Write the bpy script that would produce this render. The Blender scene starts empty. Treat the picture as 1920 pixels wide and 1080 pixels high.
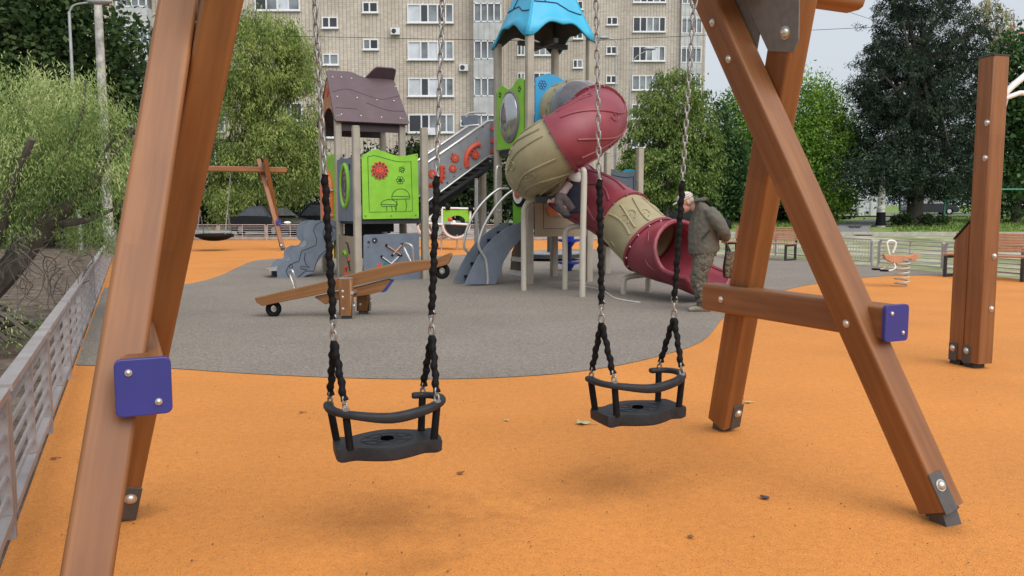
import bpy, math, random
import numpy as np
from mathutils import Vector as V, Matrix
SC = bpy.context.scene
COL = SC.collection
R = math.radians
# ------------------------------------------------------------------ camera
FPX, PITCH, CAMH = 1530.0, 0.0947, 1.3
cam = bpy.data.objects.new('camera', bpy.data.cameras.new('camera'))
COL.objects.link(cam)
cam.location = (0, 0, CAMH)
cam.rotation_euler = (math.pi / 2 - PITCH, 0, 0)
cam.data.sensor_width = 36
cam.data.lens = FPX / 1920 * 36
cam.data.clip_start = 0.05
cam.data.clip_end = 3000
SC.camera = cam
# ------------------------------------------------------------------ sky, sun, exposure
SUN_EL, SUN_AZ = R(50), R(148)        # azimuth measured clockwise from +Y (behind the camera, right)
W = bpy.data.worlds.new('World')
SC.world = W
W.use_nodes = True
nt = W.node_tree
bg = nt.nodes['Background']
sky = nt.nodes.new('ShaderNodeTexSky')
sky.sky_type = 'NISHITA'
sky.sun_disc = False
sky.sun_elevation = SUN_EL
sky.sun_rotation = SUN_AZ
sky.air_density = 1.0
sky.dust_density = 6.0
sky.ozone_density = 1.0
hs = nt.nodes.new('ShaderNodeHueSaturation')
hs.inputs['Saturation'].default_value = 0.28
nt.links.new(sky.outputs[0], hs.inputs['Color'])
cl = nt.nodes.new('ShaderNodeMix')            # the even cloud layer of an overcast day over the sky
cl.data_type = 'RGBA'
cl.inputs[0].default_value = 0.62
cl.inputs[7].default_value = (6.1, 6.65, 7.3, 1)
nt.links.new(hs.outputs[0], cl.inputs[6])
nt.links.new(cl.outputs[2], bg.inputs[0])
bg.inputs[1].default_value = 0.12
sl = bpy.data.lights.new('sun', 'SUN')
sl.energy = 1.9
sl.angle = R(65)
sl.color = (1, 0.96, 0.9)
so = bpy.data.objects.new('sun', sl)
COL.objects.link(so)
sd = V((math.sin(SUN_AZ) * math.cos(SUN_EL), math.cos(SUN_AZ) * math.cos(SUN_EL), math.sin(SUN_EL)))
so.rotation_euler = sd.to_track_quat('Z', 'Y').to_euler()
so.location = sd * 40
SC.view_settings.view_transform = 'Standard'
SC.view_settings.look = 'None'
SC.view_settings.exposure = 0.2
SC.view_settings.gamma = 1.0
SC.cycles.max_bounces = 6
SC.cycles.transparent_max_bounces = 8

# ------------------------------------------------------------------ measuring helpers
def ray(u, v):
    a, b = (u - 960) / FPX, -(v - 540) / FPX
    c, s = math.cos(PITCH), math.sin(PITCH)
    return V((a, c + b * s, -s + b * c))
EYE = V((0, 0, CAMH))
def gnd(u, v, z=0.0):
    r = ray(u, v)
    return EYE + r * ((z - CAMH) / r.z)
def at(u, v, Y):
    r = ray(u, v)
    return EYE + r * (Y / r.y)
def onpl(u, v, p, n):
    r = ray(u, v)
    return EYE + r * ((V(p) - EYE).dot(n) / r.dot(n))
def sstep(x):
    x = max(0.0, min(1.0, x)); return x * x * (3 - 2 * x)
def terr(x, y):
    k = sstep((x - 2) / 8)
    y0 = 38 * (1 - k) + 27 * k
    return 0.02 * max(0.0, y - y0) if y < 140 else 0.02 * (140 - y0)

# ------------------------------------------------------------------ mesh helper
def frame(z, x=None):
    z = V(z).normalized()
    if x is None:
        x = V((1, 0, 0)) if abs(z.x) < 0.9 else V((0, 1, 0))
    x = V(x)
    x = (x - z * x.dot(z)).normalized()
    return x, z.cross(x), z
def catmull(pts, k=8):
    P = [V(p) for p in pts]
    out = []
    for i in range(len(P) - 1):
        a = P[i - 1] if i else P[0] * 2 - P[1]
        b, c = P[i], P[i + 1]
        d = P[i + 2] if i + 2 < len(P) else c * 2 - b
        for j in range(k):
            t = j / k
            out.append(0.5 * ((2 * b) + (c - a) * t + (2 * a - 5 * b + 4 * c - d) * t * t + (3 * b - a - 3 * c + d) * t ** 3))
    out.append(P[-1])
    return out
class MB:
    def __init__(s): s.v = []; s.f = []; s.m = []; s.mi = 0
    def add(s, vs, fs):
        o = len(s.v)
        s.v += [tuple(x) for x in vs]
        s.f += [tuple(i + o for i in f) for f in fs]
        s.m += [s.mi] * len(fs)
        return s
    def mat(s, i): s.mi = i; return s
    def box(s, c, size, ax=None):
        c = V(c); h = [k / 2 for k in size]
        X, Y, Z = ax if ax else (V((1, 0, 0)), V((0, 1, 0)), V((0, 0, 1)))
        vs = [c + X * (i * h[0]) + Y * (j * h[1]) + Z * (k * h[2]) for i in (-1, 1) for j in (-1, 1) for k in (-1, 1)]
        return s.add(vs, [(0, 1, 3, 2), (4, 6, 7, 5), (0, 4, 5, 1), (2, 3, 7, 6), (0, 2, 6, 4), (1, 5, 7, 3)])
    def loft(s, rings, caps=True, closed=False):
        n = len(rings[0]); vs = [p for r in rings for p in r]; fs = []
        m = len(rings)
        for i in range(m if closed else m - 1):
            a, b = i * n, ((i + 1) % m) * n
            for j in range(n):
                k = (j + 1) % n
                fs.append((a + j, a + k, b + k, b + j))
        if caps and not closed:
            fs.append(tuple(reversed(range(n)))); fs.append(tuple(range((m - 1) * n, m * n)))
        return s.add(vs, fs)
    def beam(s, p, q, w, h, x=None, ch=0.0):
        p, q = V(p), V(q); X, Y, Z = frame(q - p, x)
        sec = rrect(w, h, ch)
        return s.loft([[b + X * a[0] + Y * a[1] for a in sec] for b in (p, q)])
    def tube(s, pts, r, n=8, closed=False, caps=True, sq=(1, 1)):
        P = [V(p) for p in pts]; m = len(P); rings = []; X = None
        for i in range(m):
            if closed: t = P[(i + 1) % m] - P[i - 1]
            else: t = P[min(i + 1, m - 1)] - P[max(i - 1, 0)]
            X, Y, Z = frame(t, X)
            rr = r[i] if isinstance(r, (list, tuple)) else r
            rings.append([P[i] + (X * math.cos(2 * math.pi * j / n) * sq[0] + Y * math.sin(2 * math.pi * j / n) * sq[1]) * rr for j in range(n)])
        return s.loft(rings, caps, closed)
    def prism(s, poly, th, n, center=True):
        n = V(n).normalized()
        a = [V(p) - n * (th / 2 if center else 0) for p in poly]; b = [p + n * th for p in a]
        k = len(poly)
        fs = [tuple(range(k)), tuple(range(2 * k - 1, k - 1, -1))]
        fs += [(i, i + k, (i + 1) % k + k, (i + 1) % k) for i in range(k)]
        return s.add(a + b, fs)
    def sph(s, c, r, n=12, m=8, ax=None, z0=-1.0):
        c = V(c); rx, ry, rz = (r, r, r) if not isinstance(r, (tuple, list)) else r
        X, Y, Z = ax if ax else (V((1, 0, 0)), V((0, 1, 0)), V((0, 0, 1)))
        rings = []
        t0 = math.asin(max(-1, z0))
        for i in range(m + 1):
            t = t0 + (math.pi / 2 - t0) * i / m
            k = max(math.cos(t), 0.02)
            rings.append([c + X * (rx * k * math.cos(2 * math.pi * j / n)) + Y * (ry * k * math.sin(2 * math.pi * j / n)) + Z * (rz * math.sin(t)) for j in range(n)])
        return s.loft(rings)
    def ell(s, rings, n=16):      # rings: (centre, half-vector a, half-vector b)
        return s.loft([[V(c) + V(a) * math.cos(2 * math.pi * j / n) + V(b) * math.sin(2 * math.pi * j / n) for j in range(n)] for c, a, b in rings])
    def disc(s, c, axis, r, th, n=16):
        c = V(c); X, Y, Z = frame(axis)
        return s.loft([[c + Z * o + (X * math.cos(2 * math.pi * j / n) + Y * math.sin(2 * math.pi * j / n)) * r for j in range(n)] for o in (-th / 2, th / 2)])
    def line(s, pts, w=0.008):   # thin raised line lying on a panel
        return s.tube(pts, w, 5)
def rrect(w, h, ch):
    w, h = w / 2, h / 2
    if ch <= 0: return [(-w, -h), (w, -h), (w, h), (-w, h)]
    c2 = ch * 0.3
    o = []
    for sx, sy, fl in ((1, -1, 0), (1, 1, 1), (-1, 1, 0), (-1, -1, 1)):
        A = [(sx * (w - ch), sy * h), (sx * (w - c2), sy * (h - c2)), (sx * w, sy * (h - ch))]
        o += A if not fl else A[::-1]
    return o
def wm(o):
    m = o.matrix_basis.copy()
    while o.parent:
        o = o.parent; m = o.matrix_basis @ m
    return m
def build(name, mb, mats, parent=None, smooth=False, bevel=0.0, label=None, M=None, solid=0.0, auto=None, wn=False):
    me = bpy.data.meshes.new(name)
    base = wm(parent).inverted() if parent else Matrix.Identity(4)
    vs = [tuple(base @ V(p)) for p in mb.v] if (parent and M is None) else mb.v
    me.from_pydata(vs, [], mb.f)
    if not isinstance(mats, (list, tuple)): mats = [mats]
    for m in mats: me.materials.append(m)
    if len(mats) > 1: me.polygons.foreach_set('material_index', mb.m)
    o = bpy.data.objects.new(name, me)
    COL.objects.link(o)
    if parent: o.parent = parent
    if M is not None: o.matrix_basis = base @ M
    import bmesh
    b = bmesh.new(); b.from_mesh(me); bmesh.ops.recalc_face_normals(b, faces=b.faces); b.to_mesh(me); b.free()
    if smooth:
        me.polygons.foreach_set('use_smooth', [True] * len(me.polygons))
        me.set_sharp_from_angle(angle=R(auto or 42))
    if wn:
        k = o.modifiers.new('w', 'WEIGHTED_NORMAL'); k.weight = 100
    if solid:
        k = o.modifiers.new('s', 'SOLIDIFY'); k.thickness = solid; k.offset = 0
    if bevel:
        k = o.modifiers.new('b', 'BEVEL'); k.width = bevel; k.segments = 2; k.limit_method = 'ANGLE'
    if label: o['label'] = label
    return o
def thing(name, label, cat, loc=(0, 0, 0), group=None):
    o = bpy.data.objects.new(name, None); COL.objects.link(o)
    o.empty_display_size = 0.2
    o.location = loc
    o.matrix_basis = Matrix.Translation(V(loc))
    o['label'] = label; o['category'] = cat
    if group: o['group'] = group
    return o
def tag(o, label, cat, group=None):
    o['label'] = label; o['category'] = cat
    if group: o['group'] = group
    return o
def struct(o): o['kind'] = 'structure'; return o
def copy_tree(o, parent=None):
    c = o.copy(); COL.objects.link(c)
    if parent: c.parent = parent
    for ch in list(o.children): copy_tree(ch, c)
    return c

# ------------------------------------------------------------------ materials
def srgb(r, g, b):
    f = lambda c: (c / 255 / 12.92) if c / 255 <= 0.04045 else ((c / 255 + 0.055) / 1.055) ** 2.4
    return (f(r), f(g), f(b))
def M_(name, col, rough=0.5, metal=0.0, var=0.12, vs=6.0, bump=0.0, bs=80.0, spec=0.5, stretch=(1, 1, 1), alpha=1.0, coat=0.0):
    m = bpy.data.materials.new(name); m.use_nodes = True
    n = m.node_tree.nodes; L = m.node_tree.links
    b = n['Principled BSDF']
    b.inputs['Roughness'].default_value = rough
    b.inputs['Metallic'].default_value = metal
    b.inputs['Specular IOR Level'].default_value = spec
    if coat: b.inputs['Coat Weight'].default_value = coat
    tc = n.new('ShaderNodeTexCoord'); mp = n.new('ShaderNodeMapping')
    mp.inputs['Scale'].default_value = stretch
    L.new(tc.outputs['Object'], mp.inputs[0])
    nz = n.new('ShaderNodeTexNoise'); nz.inputs['Scale'].default_value = vs; nz.inputs['Detail'].default_value = 6
    L.new(mp.outputs[0], nz.inputs['Vector'])
    mx = n.new('ShaderNodeMix'); mx.data_type = 'RGBA'
    mx.inputs[6].default_value = (*[c * (1 - var) for c in col], 1)
    mx.inputs[7].default_value = (*[min(1, c * (1 + var)) for c in col], 1)
    rp = n.new('ShaderNodeMapRange'); rp.inputs[1].default_value = 0.32; rp.inputs[2].default_value = 0.68
    L.new(nz.outputs[0], rp.inputs[0]); L.new(rp.outputs[0], mx.inputs[0])
    L.new(mx.outputs[2], b.inputs['Base Color'])
    m['mix'] = 1
    if bump:
        n2 = n.new('ShaderNodeTexNoise'); n2.inputs['Scale'].default_value = bs; n2.inputs['Detail'].default_value = 4
        L.new(mp.outputs[0], n2.inputs['Vector'])
        bp = n.new('ShaderNodeBump'); bp.inputs['Strength'].default_value = bump; bp.inputs['Distance'].default_value = 0.01
        L.new(n2.outputs[0], bp.inputs['Height']); L.new(bp.outputs[0], b.inputs['Normal'])
    return m
def ramp(n, stops):
    r = n.new('ShaderNodeValToRGB'); e = r.color_ramp.elements
    while len(e) < len(stops): e.new(0.5)
    for i, (p, c) in enumerate(stops): e[i].position = p; e[i].color = (*c, 1)
    return r
def wood_mat(name, dark, light, rough=0.36):
    m = bpy.data.materials.new(name); m.use_nodes = True
    n = m.node_tree.nodes; L = m.node_tree.links; b = n['Principled BSDF']
    tc = n.new('ShaderNodeTexCoord'); mp = n.new('ShaderNodeMapping'); mp.inputs['Scale'].default_value = (1, 1, 0.06)
    L.new(tc.outputs['Object'], mp.inputs[0])
    oi = n.new('ShaderNodeObjectInfo')
    ad = n.new('ShaderNodeVectorMath'); ad.operation = 'ADD'
    cx = n.new('ShaderNodeCombineXYZ'); mu = n.new('ShaderNodeMath'); mu.operation = 'MULTIPLY'; mu.inputs[1].default_value = 31
    L.new(oi.outputs['Random'], mu.inputs[0]); L.new(mu.outputs[0], cx.inputs[2]); L.new(mp.outputs[0], ad.inputs[0]); L.new(cx.outputs[0], ad.inputs[1])
    wv = n.new('ShaderNodeTexWave'); wv.wave_type = 'RINGS'; wv.rings_direction = 'Z'
    wv.inputs['Scale'].default_value = 9; wv.inputs['Distortion'].default_value = 5; wv.inputs['Detail'].default_value = 3; wv.inputs['Detail Scale'].default_value = 1.6
    L.new(ad.outputs[0], wv.inputs[0])
    nz = n.new('ShaderNodeTexNoise'); nz.inputs['Scale'].default_value = 60; nz.inputs['Detail'].default_value = 5
    L.new(ad.outputs[0], nz.inputs[0])
    nb = n.new('ShaderNodeTexNoise'); nb.inputs['Scale'].default_value = 2.2; L.new(tc.outputs['Object'], nb.inputs[0])
    a1 = n.new('ShaderNodeMath'); a1.operation = 'MULTIPLY_ADD'; a1.inputs[1].default_value = 0.2; L.new(wv.outputs['Fac'], a1.inputs[0])
    a2 = n.new('ShaderNodeMath'); a2.operation = 'MULTIPLY_ADD'; a2.inputs[1].default_value = 0.5; a2.inputs[2].default_value = -0.08; L.new(nz.outputs[0], a2.inputs[0])
    a3 = n.new('ShaderNodeMath'); a3.operation = 'MULTIPLY_ADD'; a3.inputs[1].default_value = 0.5; L.new(nb.outputs[0], a3.inputs[0]); L.new(a2.outputs[0], a3.inputs[2])
    L.new(a3.outputs[0], a1.inputs[2])
    rp = ramp(n, [(0.1, dark), (0.75, light)])
    L.new(a1.outputs[0], rp.inputs[0])
    # knots
    vo = n.new('ShaderNodeTexVoronoi'); vo.inputs['Scale'].default_value = 2.6
    mp2 = n.new('ShaderNodeMapping'); mp2.inputs['Scale'].default_value = (1, 1, 0.55); L.new(tc.outputs['Object'], mp2.inputs[0]); L.new(mp2.outputs[0], vo.inputs[0])
    kr = n.new('ShaderNodeMapRange'); kr.inputs[1].default_value = 0.02; kr.inputs[2].default_value = 0.10; kr.inputs[3].default_value = 0.55; kr.inputs[4].default_value = 1.0
    L.new(vo.outputs[0], kr.inputs[0])
    mk = n.new('ShaderNodeMix'); mk.data_type = 'RGBA'; mk.blend_type = 'MULTIPLY'; mk.inputs[0].default_value = 1
    # glued lamellas: blocks of slightly different tint along the beam
    sx = n.new('ShaderNodeSeparateXYZ'); L.new(tc.outputs['Object'], sx.inputs[0])
    cb = n.new('ShaderNodeCombineXYZ'); L.new(sx.outputs[2], cb.inputs[0]); L.new(sx.outputs[0], cb.inputs[1]); L.new(mu.outputs[0], cb.inputs[2])
    bk = n.new('ShaderNodeTexBrick'); bk.inputs['Scale'].default_value = 1; bk.inputs['Brick Width'].default_value = 0.62; bk.inputs['Row Height'].default_value = 0.042
    bk.inputs['Mortar Size'].default_value = 0.0; bk.inputs['Color1'].default_value = (0.86, 0.84, 0.82, 1); bk.inputs['Color2'].default_value = (1.08, 1.08, 1.08, 1); bk.inputs['Bias'].default_value = 0.2
    L.new(cb.outputs[0], bk.inputs[0])
    m9 = n.new('ShaderNodeMix'); m9.data_type = 'RGBA'; m9.blend_type = 'MULTIPLY'; m9.inputs[0].default_value = 0.75
    L.new(rp.outputs[0], m9.inputs[6]); L.new(bk.outputs[0], m9.inputs[7])
    L.new(m9.outputs[2], mk.inputs[6]); L.new(kr.outputs[0], mk.inputs[7]); L.new(mk.outputs[2], b.inputs['Base Color'])
    b.inputs['Roughness'].default_value = rough; b.inputs['Specular IOR Level'].default_value = 0.5
    bp = n.new('ShaderNodeBump'); bp.inputs['Strength'].default_value = 0.05; bp.inputs['Distance'].default_value = 0.002
    L.new(a1.outputs[0], bp.inputs['Height']); L.new(bp.outputs[0], b.inputs['Normal'])
    return m
def leaf_mat(name, c1, c2, c3, trans=0.25, nsc=1.0):
    m = bpy.data.materials.new(name); m.use_nodes = True
    n = m.node_tree.nodes; L = m.node_tree.links; b = n['Principled BSDF']
    g = n.new('ShaderNodeNewGeometry')
    rp = ramp(n, [(0.0, c1), (0.55, c2), (1.0, c3)])
    tc = n.new('ShaderNodeTexCoord'); nz = n.new('ShaderNodeTexNoise'); nz.inputs['Scale'].default_value = nsc; nz.inputs['Detail'].default_value = 3
    L.new(tc.outputs['Object'], nz.inputs[0])
    ma = n.new('ShaderNodeMath'); ma.operation = 'MULTIPLY_ADD'; ma.inputs[1].default_value = 0.5
    mb_ = n.new('ShaderNodeMath'); mb_.operation = 'MULTIPLY_ADD'; mb_.inputs[1].default_value = 2.3; mb_.inputs[2].default_value = -0.9
    L.new(nz.outputs[0], mb_.inputs[0]); L.new(g.outputs['Random Per Island'], ma.inputs[0]); L.new(mb_.outputs[0], ma.inputs[2])
    L.new(ma.outputs[0], rp.inputs[0]); L.new(rp.outputs[0], b.inputs['Base Color'])
    b.inputs['Roughness'].default_value = 0.55; b.inputs['Specular IOR Level'].default_value = 0.15
    t = n.new('ShaderNodeBsdfTranslucent'); L.new(rp.outputs[0], t.inputs[0])
    mx = n.new('ShaderNodeMixShader'); mx.inputs[0].default_value = trans
    L.new(b.outputs[0], mx.inputs[1]); L.new(t.outputs[0], mx.inputs[2])
    L.new(mx.outputs[0], n['Material Output'].inputs[0])
    return m
def rubber_mat(name, col, speck, wear_shade=(), sc=190, amp=1.0):
    m = bpy.data.materials.new(name); m.use_nodes = True
    n = m.node_tree.nodes; L = m.node_tree.links; b = n['Principled BSDF']
    tc = n.new('ShaderNodeTexCoord')
    vo = n.new('ShaderNodeTexVoronoi'); vo.inputs['Scale'].default_value = sc; L.new(tc.outputs['Object'], vo.inputs[0])
    sp = n.new('ShaderNodeSeparateColor'); L.new(vo.outputs['Color'], sp.inputs[0])
    rp = ramp(n, [(0.0, speck), (0.16, [c * .93 for c in col]), (0.85, col), (1.0, [min(1, c * (1.15 + 0.3 * (amp > 1))) for c in col])])
    L.new(sp.outputs[0], rp.inputs[0])
    nz = n.new('ShaderNodeTexNoise'); nz.inputs['Scale'].default_value = 0.9; nz.inputs['Detail'].default_value = 7; L.new(tc.outputs['Object'], nz.inputs[0])
    mr = n.new('ShaderNodeMapRange'); mr.inputs[1].default_value = 0.3; mr.inputs[2].default_value = 0.7; mr.inputs[3].default_value = 0.91; mr.inputs[4].default_value = 1.06
    L.new(nz.outputs[0], mr.inputs[0])
    n3 = n.new('ShaderNodeTexNoise'); n3.inputs['Scale'].default_value = 22; n3.inputs['Detail'].default_value = 4; L.new(tc.outputs['Object'], n3.inputs[0])
    m3 = n.new('ShaderNodeMapRange'); m3.inputs[1].default_value = 0.35; m3.inputs[2].default_value = 0.65; m3.inputs[3].default_value = 1 - 0.05 * amp; m3.inputs[4].default_value = 1 + 0.04 * amp
    L.new(n3.outputs[0], m3.inputs[0])
    mm = n.new('ShaderNodeMath'); mm.operation = 'MULTIPLY'; L.new(mr.outputs[0], mm.inputs[0]); L.new(m3.outputs[0], mm.inputs[1])
    cur = mm.outputs[0]
    n4 = n.new('ShaderNodeTexNoise'); n4.inputs['Scale'].default_value = 7; n4.inputs['Detail'].default_value = 8; L.new(tc.outputs['Object'], n4.inputs[0])
    for (x, y, rx, ry, st) in wear_shade:       # dark patches: scuff wear with soft shade painted in under the seats
        mp = n.new('ShaderNodeMapping'); mp.vector_type = 'TEXTURE'
        mp.inputs['Location'].default_value = (x, y, 0); mp.inputs['Scale'].default_value = (rx, ry, 50); mp.inputs['Rotation'].default_value = (0, 0, 0.45)
        L.new(tc.outputs['Object'], mp.inputs[0])
        le = n.new('ShaderNodeVectorMath'); le.operation = 'LENGTH'; L.new(mp.outputs[0], le.inputs[0])
        av = n.new('ShaderNodeMath'); av.operation = 'MULTIPLY_ADD'; av.inputs[1].default_value = 1.7; L.new(n4.outputs[0], av.inputs[0]); L.new(le.outputs['Value'], av.inputs[2])
        k = n.new('ShaderNodeMapRange'); k.interpolation_type = 'SMOOTHSTEP'; k.inputs[1].default_value = 0.85; k.inputs[2].default_value = 1.9; k.inputs[3].default_value = st; k.inputs[4].default_value = 1
        L.new(av.outputs[0], k.inputs[0])
        q = n.new('ShaderNodeMath'); q.operation = 'MULTIPLY'; L.new(cur, q.inputs[0]); L.new(k.outputs[0], q.inputs[1]); cur = q.outputs[0]
    mx = n.new('ShaderNodeMix'); mx.data_type = 'RGBA'; mx.blend_type = 'MULTIPLY'; mx.inputs[0].default_value = 1
    L.new(rp.outputs[0], mx.inputs[6]); L.new(cur, mx.inputs[7]); L.new(mx.outputs[2], b.inputs['Base Color'])
    b.inputs['Roughness'].default_value = 0.85; b.inputs['Specular IOR Level'].default_value = 0.3
    bp = n.new('ShaderNodeBump'); bp.inputs['Strength'].default_value = 0.5; bp.inputs['Distance'].default_value = 0.004
    L.new(vo.outputs['Distance'], bp.inputs['Height']); L.new(bp.outputs[0], b.inputs['Normal'])
    return m
def facade_mat(name, col, dark):
    m = bpy.data.materials.new(name); m.use_nodes = True
    n = m.node_tree.nodes; L = m.node_tree.links; b = n['Principled BSDF']
    tc = n.new('ShaderNodeTexCoord'); sx = n.new('ShaderNodeSeparateXYZ'); L.new(tc.outputs['Object'], sx.inputs[0])
    ad = n.new('ShaderNodeMath'); ad.operation = 'ADD'; L.new(sx.outputs[0], ad.inputs[0]); L.new(sx.outputs[1], ad.inputs[1])
    cx = n.new('ShaderNodeCombineXYZ'); L.new(ad.outputs[0], cx.inputs[0]); L.new(sx.outputs[2], cx.inputs[1])
    def stripes(inp, per, frac, lo):
        d = n.new('ShaderNodeMath'); d.operation = 'DIVIDE'; d.inputs[1].default_value = per; L.new(inp, d.inputs[0])
        f = n.new('ShaderNodeMath'); f.operation = 'FRACT'; L.new(d.outputs[0], f.inputs[0])
        k = n.new('ShaderNodeMapRange'); k.inputs[1].default_value = frac * 0.6; k.inputs[2].default_value = frac; k.inputs[3].default_value = lo; k.inputs[4].default_value = 1
        L.new(f.outputs[0], k.inputs[0]); return k.outputs[0]
    v = stripes(ad.outputs[0], 0.29, 0.2, 0.55); hh = stripes(sx.outputs[2], 0.15, 0.25, 0.82); fl = stripes(sx.outputs[2], 2.8, 0.02, 0.8)
    br = n.new('ShaderNodeTexBrick'); br.inputs['Scale'].default_value = 1; br.offset = 0
    br.inputs['Brick Width'].default_value = 0.29; br.inputs['Row Height'].default_value = 0.15; br.inputs['Mortar Size'].default_value = 0.0
    br.inputs['Color1'].default_value = (0.86, 0.86, 0.86, 1); br.inputs['Color2'].default_value = (1.06, 1.04, 1.02, 1); L.new(cx.outputs[0], br.inputs[0])
    nz = n.new('ShaderNodeTexNoise'); nz.inputs['Scale'].default_value = 0.5; nz.inputs['Detail'].default_value = 9
    ms = n.new('ShaderNodeMapping'); ms.inputs['Scale'].default_value = (1, 1, 0.28); L.new(tc.outputs['Object'], ms.inputs[0]); L.new(ms.outputs[0], nz.inputs[0])
    rp = ramp(n, [(0.3, dark), (0.62, col)]); L.new(nz.outputs[0], rp.inputs[0])
    cur = rp.outputs[0]
    for x in (br.outputs[0], v, hh, fl):
        mx = n.new('ShaderNodeMix'); mx.data_type = 'RGBA'; mx.blend_type = 'MULTIPLY'; mx.inputs[0].default_value = 1
        L.new(cur, mx.inputs[6]); L.new(x, mx.inputs[7]); cur = mx.outputs[2]
    L.new(cur, b.inputs['Base Color']); b.inputs['Roughness'].default_value = 0.85
    return m
def patch_mat(name, stops, scale, rough=0.9, bump=0.4, bs=30):
    m = bpy.data.materials.new(name); m.use_nodes = True
    n = m.node_tree.nodes; L = m.node_tree.links; b = n['Principled BSDF']
    tc = n.new('ShaderNodeTexCoord')
    nz = n.new('ShaderNodeTexNoise'); nz.inputs['Scale'].default_value = scale; nz.inputs['Detail'].default_value = 10; nz.inputs['Roughness'].default_value = 0.65
    L.new(tc.outputs['Object'], nz.inputs[0])
    rp = ramp(n, stops); L.new(nz.outputs[0], rp.inputs[0]); L.new(rp.outputs[0], b.inputs['Base Color'])
    b.inputs['Roughness'].default_value = rough
    n2 = n.new('ShaderNodeTexNoise'); n2.inputs['Scale'].default_value = bs; n2.inputs['Detail'].default_value = 6; L.new(tc.outputs['Object'], n2.inputs[0])
    bp = n.new('ShaderNodeBump'); bp.inputs['Strength'].default_value = bump; bp.inputs['Distance'].default_value = 0.05
    L.new(n2.outputs[0], bp.inputs['Height']); L.new(bp.outputs[0], b.inputs['Normal'])
    return m
def glass_mat(name, col, rough=0.08):
    m = M_(name, col, rough, 0, 0.5, 0.9, spec=0.8)
    return m
WOOD = wood_mat('varnished_wood', (0.135, 0.047, 0.0145), (0.275, 0.112, 0.036), 0.5)
WOOD2 = wood_mat('seesaw_wood', (0.13, 0.052, 0.015), (0.27, 0.118, 0.038), 0.5)
WOODF = wood_mat('bench_wood', (0.40, 0.17, 0.09), (0.56, 0.27, 0.15), 0.5)
STEEL = M_('grey_bracket', (0.19, 0.18, 0.175), 0.55, 0.1, 0.12, 30)
STEELD = M_('dark_foot_steel', (0.075, 0.072, 0.07), 0.6, 0.1, 0.15, 30)
BOLT = M_('zinc_bolt', (0.6, 0.58, 0.55), 0.35, 0.8, 0.1)
CHROME = M_('chain_steel', (0.32, 0.315, 0.31), 0.38, 0.55, 0.12, 40)
TUBEM = M_('silver_tube', (0.52, 0.51, 0.50), 0.35, 0.6, 0.08)
FENCEM = M_('fence_paint', (0.50, 0.455, 0.44), 0.5, 0.1, 0.12, 5)
FENCEL = M_('grey_mauve_fence', (0.33, 0.30, 0.30), 0.5, 0.1, 0.15, 5)
BLUE = M_('blue_cap', (0.030, 0.034, 0.21), 0.4, 0, 0.08)
BLACK = M_('black_rubber', (0.009, 0.009, 0.010), 0.65, 0, 0.25, 40, spec=0.12)
SEATM = M_('seat_rubber', (0.017, 0.019, 0.024), 0.55, 0, 0.2, 30, 0.15, 300, spec=0.35)
DARK = M_('dark_board', (0.03, 0.03, 0.034), 0.6, 0, 0.2)
POST = M_('beige_post', (0.36, 0.32, 0.26), 0.5, 0, 0.12, 4)
LIME = M_('lime_panel', (0.23, 0.52, 0.035), 0.45, 0, 0.10, 5, 0.04, 30)
LIMED = M_('lime_groove', (0.02, 0.09, 0.015), 0.6)
GREYP = M_('blue_grey_panel', (0.145, 0.175, 0.225), 0.5, 0, 0.12, 5, 0.04, 30)
GREYL = M_('stair_panel_grey', (0.25, 0.26, 0.28), 0.5, 0, 0.12, 6)
GREYD = M_('groove_dark', (0.025, 0.03, 0.045), 0.6)
TAN = M_('tan_panel', (0.34, 0.26, 0.17), 0.5, 0, 0.06, 3)
BROWN = M_('brown_roof', (0.098, 0.06, 0.071), 0.48, 0, 0.12, 4)
BROWND = M_('brown_groove', (0.05, 0.03, 0.035), 0.6)
SKYB = M_('blue_roof', (0.032, 0.39, 0.62), 0.4, 0, 0.06, 2)
SKYD = M_('blue_groove', (0.01, 0.05, 0.15), 0.6)
ORANGEP = M_('orange_panel', (0.62, 0.15, 0.05), 0.45, 0, 0.06)
REDP = M_('red_detail', (0.6, 0.075, 0.035), 0.45, 0, 0.1)
TUBER = M_('maroon_slide', (0.23, 0.036, 0.052), 0.44, 0, 0.14, 3.5, 0.06, 25)
TUBET = M_('olive_tan_slide', (0.33, 0.285, 0.165), 0.46, 0, 0.12, 3.5, 0.06, 25)
WHITE = M_('white_plastic', (0.75, 0.75, 0.74), 0.4, 0, 0.05)
def clear_mat():
    m = bpy.data.materials.new('clear_dome'); m.use_nodes = True
    n = m.node_tree.nodes; L = m.node_tree.links
    b = n['Principled BSDF']; b.inputs['Base Color'].default_value = (0.35, 0.33, 0.36, 1); b.inputs['Roughness'].default_value = 0.08
    t = n.new('ShaderNodeBsdfTransparent'); t.inputs[0].default_value = (0.75, 0.75, 0.78, 1)
    mx = n.new('ShaderNodeMixShader'); fr = n.new('ShaderNodeFresnel'); fr.inputs[0].default_value = 1.5
    a = n.new('ShaderNodeMath'); a.operation = 'MULTIPLY_ADD'; a.inputs[1].default_value = 1.3; a.inputs[2].default_value = 0.25
    L.new(fr.outputs[0], a.inputs[0]); L.new(a.outputs[0], mx.inputs[0]); L.new(t.outputs[0], mx.inputs[1]); L.new(b.outputs[0], mx.inputs[2])
    L.new(mx.outputs[0], n['Material Output'].inputs[0]); return m
CLEAR = clear_mat()
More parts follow.
